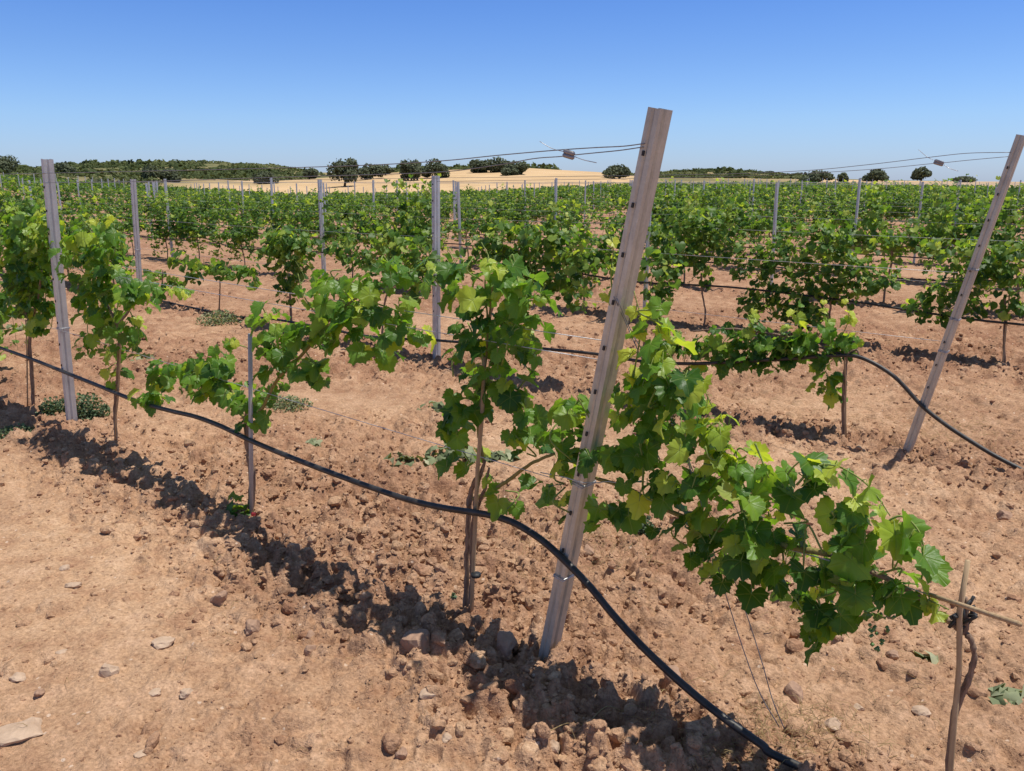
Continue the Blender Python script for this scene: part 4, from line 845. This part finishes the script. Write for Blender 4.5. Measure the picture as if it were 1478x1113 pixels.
def straws(cx, cy, sx, sy, n, ln=.06):
    for _ in range(n):
        c = gnd(cx+rng.randn()*sx, cy+rng.randn()*sy); z = float(gheight(np.array([c[0]]), np.array([c[1]]))[0])+.004; a = rng.uniform(0, 6.28); l = ln*rng.uniform(.4, 1.5); up = rng.rand()*.03
        p = Vector((c[0], c[1], z)); e = p+Vector((cos(a)*l, sin(a)*l, up)); m = (p+e)/2+Vector((rng.randn()*.006, rng.randn()*.006, up*.5+.006)); mb.tube([p, m, e], [.0010, .0009, .0004], 3, cap=False)
for a in ((880, 800, 60, 28, 220), (1180, 1060, 70, 30, 60), (1060, 1090, 60, 20, 120), (1360, 630, 60, 26, 200, .08), (1050, 545, 90, 14, 260, .06), (1180, 590, 90, 20, 90), (750, 780, 60, 20, 50), (960, 1040, 60, 30, 40), (300, 940, 220, 90, 30), (1250, 900, 120, 60, 50), (500, 830, 150, 60, 60), (640, 560, 120, 40, 90), (1400, 560, 60, 60, 80), (1150, 1050, 40, 18, 90, .05), (1090, 590, 60, 30, 60)): straws(*a)
tag(mb.build('dry_grass', M_DRY), 'thin straw-coloured dry grass scattered over the soil', 'dry grass', kind='stuff')
rng2 = np.random.RandomState(5); mb = MB(); P = [gnd(790+i*28, 1068-i*9+rng2.randn()*4) for i in range(7)]; P = [np.array([p[0], p[1], float(gheight(p[0:1], p[1:2])[0])+.02]) for p in P]; mb.tube(smooth_path(P, 4), .0016, 5)
tag(mb.build('fallen_twig', M_DRY), 'long dry twig lying across the big shadow near the bottom edge', 'twig')

# ---------------------------------------------------------------- far oaks and scrub
def crown(rng, w, h, n, cs, off=(0, 0, 0)):
    L = Leaves(); nl = 7; nl = rng.randint(5, 11); lob = [np.array([rng.uniform(-.36, .36)*w, rng.uniform(-.3, .3)*w, h*rng.uniform(.17, .62)]) for _ in range(nl)]; lr = [rng.uniform(.13, .30) for _ in range(nl)]; lob[0] = np.array([0, 0, h*.5]); lr[0] = .33
    for _ in range(n):
        i = rng.randint(nl); v = rng.randn(3); v /= np.linalg.norm(v); v *= rng.uniform(.6, 1.0)+abs(rng.randn())*.10 if rng.rand() < .8 else rng.rand()
        p = lob[i]+v*np.array([w*lr[i], w*lr[i], h*lr[i]*1.15]); p[2] = max(p[2], h*.05*rng.uniform(.2, 2)); 
        if p[2] > h: p[2] = h*rng.uniform(.93, 1)
        T, Nn = leaf_frame(rng, v); Nn = v+.5*rng.randn(3); L.add(p, T, Nn, cs*rng.uniform(.6, 1.4), float(np.clip(rng.normal(.4, .22), 0, 1)))
    return L
OAKS = [(12, 250, 46, 28, 'dark round oak at the far left edge of the skyline'), (93, 247, 28, 14, 'small dark oak on the skyline just right of the nearest upright post'), (220, 262, 34, 26, 'dark oak left of its paler neighbour below the scrub hill'), (246, 263, 36, 22, 'paler grey-green oak right of its dark neighbour below the scrub hill'), (385, 265, 36, 20, 'low dark oak at the left end of the sandy slope'), (446, 253, 22, 10, 'small oak at the right foot of the scrub hill'),
        (497, 270, 40, 43, 'tallest oak, standing at the front edge of the sandy field'), (534, 259, 34, 24, 'round oak just right of the tallest oak'), (556, 253, 24, 16, 'smaller oak behind the round oak, right of the tallest one'), (593, 261, 26, 32, 'narrow dark oak left of the broad oak on the sandy slope'), (627, 257, 38, 29, 'broad dark oak above the second row post'), (690, 250, 28, 21, 'left oak of the group of three on the sandy crest'), (718, 249, 38, 24, 'middle oak of the group of three on the sandy crest'), (742, 253, 34, 22, 'right oak of the group of three on the sandy crest'),
        (893, 258, 38, 22, 'solitary rounded oak left of the big leaning post'), (1180, 262, 44, 17, 'wide low oak right of the long scrub strip'), (1217, 262, 16, 14, 'tiny oak between two wider ones right of the scrub strip'), (1265, 261, 34, 18, 'flat oak on the skyline behind the tallest vine shoots'), (1329, 260, 30, 20, 'solitary round oak on the skyline near the right edge'), (1388, 262, 26, 8, 'small low bush-like oak on the skyline at the right'), (868, 257, 1, 1, None)]
for i, (x, yb, wd, hp, lab) in enumerate(OAKS):
    if lab is None: continue
    rr = None
    for r in np.arange(118, 235, 2.0):
        a = math.atan((x-IW/2)/F*cos(PITCH)); p = np.array([r*sin(a), r*cos(a), 0]); p[2] = float(terr(p[0:1], p[1:2])[0]); 
        if proj(p)[1] <= yb+.5: rr = r; break
    if rr is None: rr = 222; a = math.atan((x-IW/2)/F*cos(PITCH)); p = np.array([rr*sin(a), rr*cos(a), 0]); p[2] = float(terr(p[0:1], p[1:2])[0])
    xx, yy, q = proj(p); p = p+RT*(x-xx)*q/F; sc = q/F; W_, H_ = wd*sc, (yb-(yb-hp))*sc + max(0, (yy-yb))*sc
    wd *= 1.0; rng = np.random.RandomState(100+i); root = tag(empty('oak_tree', tuple(p)), lab, 'tree', 'holm oaks on the skyline'); tall = i == 6
    mb = MB(); mb.tube([(0, 0, -.3), (.05*W_, 0, H_*.2), (0, .03*W_, H_*.5)], [W_*.05, W_*.04, W_*.025], 7)
    for j in range(4): aa = j*1.6+i; mb.tube([(.03*W_, 0, H_*.22), (cos(aa)*W_*.18, sin(aa)*W_*.18, H_*.45)], [W_*.025, W_*.012], 5)
    mb.build('trunk', M_OAKBARK, root)
    L = crown(rng, W_*1.02, H_*1.04, 2200, .24*(q/150))
    if tall:
        for j in range(len(L.P)): L.P[j][2] = L.P[j][2]*.86+H_*.14
    L.build('crown', T3, M_OAK, root, seed=i)
rng = np.random.RandomState(9); L = Leaves(); n = 0
bm_ = [(-60, 120, 248, 420), (90, 440, 225, 430), (120, 460, 230, 400), (150, 330, 195, 260), (535, 650, 300, 400), (650, 800, 240, 400), (560, 700, 225, 300), (950, 1155, 228, 400), (800, 950, 300, 395), (380, 540, 230, 330), (-60, 240, 122, 235)]
for (x0, x1, r0, r1), cnt in zip(bm_, (260, 1500, 600, 140, 200, 240, 90, 460, 60, 60, 200)):
    for _ in range(cnt):
        x = rng.uniform(x0, x1); r = rng.uniform(r0, r1); a = math.atan((x-IW/2)/F); p = np.array([r*sin(a), r*cos(a), 0]); p[2] = float(terr(p[0:1], p[1:2])[0])
        wd = rng.uniform(.9, 2.3)*(r/250)**.5; h = wd*rng.uniform(.3, .55); cb = float(np.clip(.42+1.1*fbm(np.array([p[0]*.035]), np.array([p[1]*.035]), 3, 6)[0]+rng.randn()*.12, 0, 1))
        if fbm(np.array([p[0]*.06]), np.array([p[1]*.06]), 2, 16)[0] < -.13: continue
        if rng.rand() < .06: wd *= 1.8; h *= 1.9; cb *= .4
        for _ in range(40):
            v = rng.randn(3); v /= np.linalg.norm(v); v[2] = abs(v[2]); T, Nn = leaf_frame(rng, v); L.add(p+v*np.array([wd, wd, h])*rng.uniform(.7, 1.05), T, v+.4*rng.randn(3), wd*.22*rng.uniform(.6, 1.3), float(np.clip(cb+.15*rng.randn(), 0, 1)))
tag(L.build('scrub', T3, M_SCRUB, seed=1), 'dark green scrub covering the low hills on the skyline', 'scrub', kind='stuff')
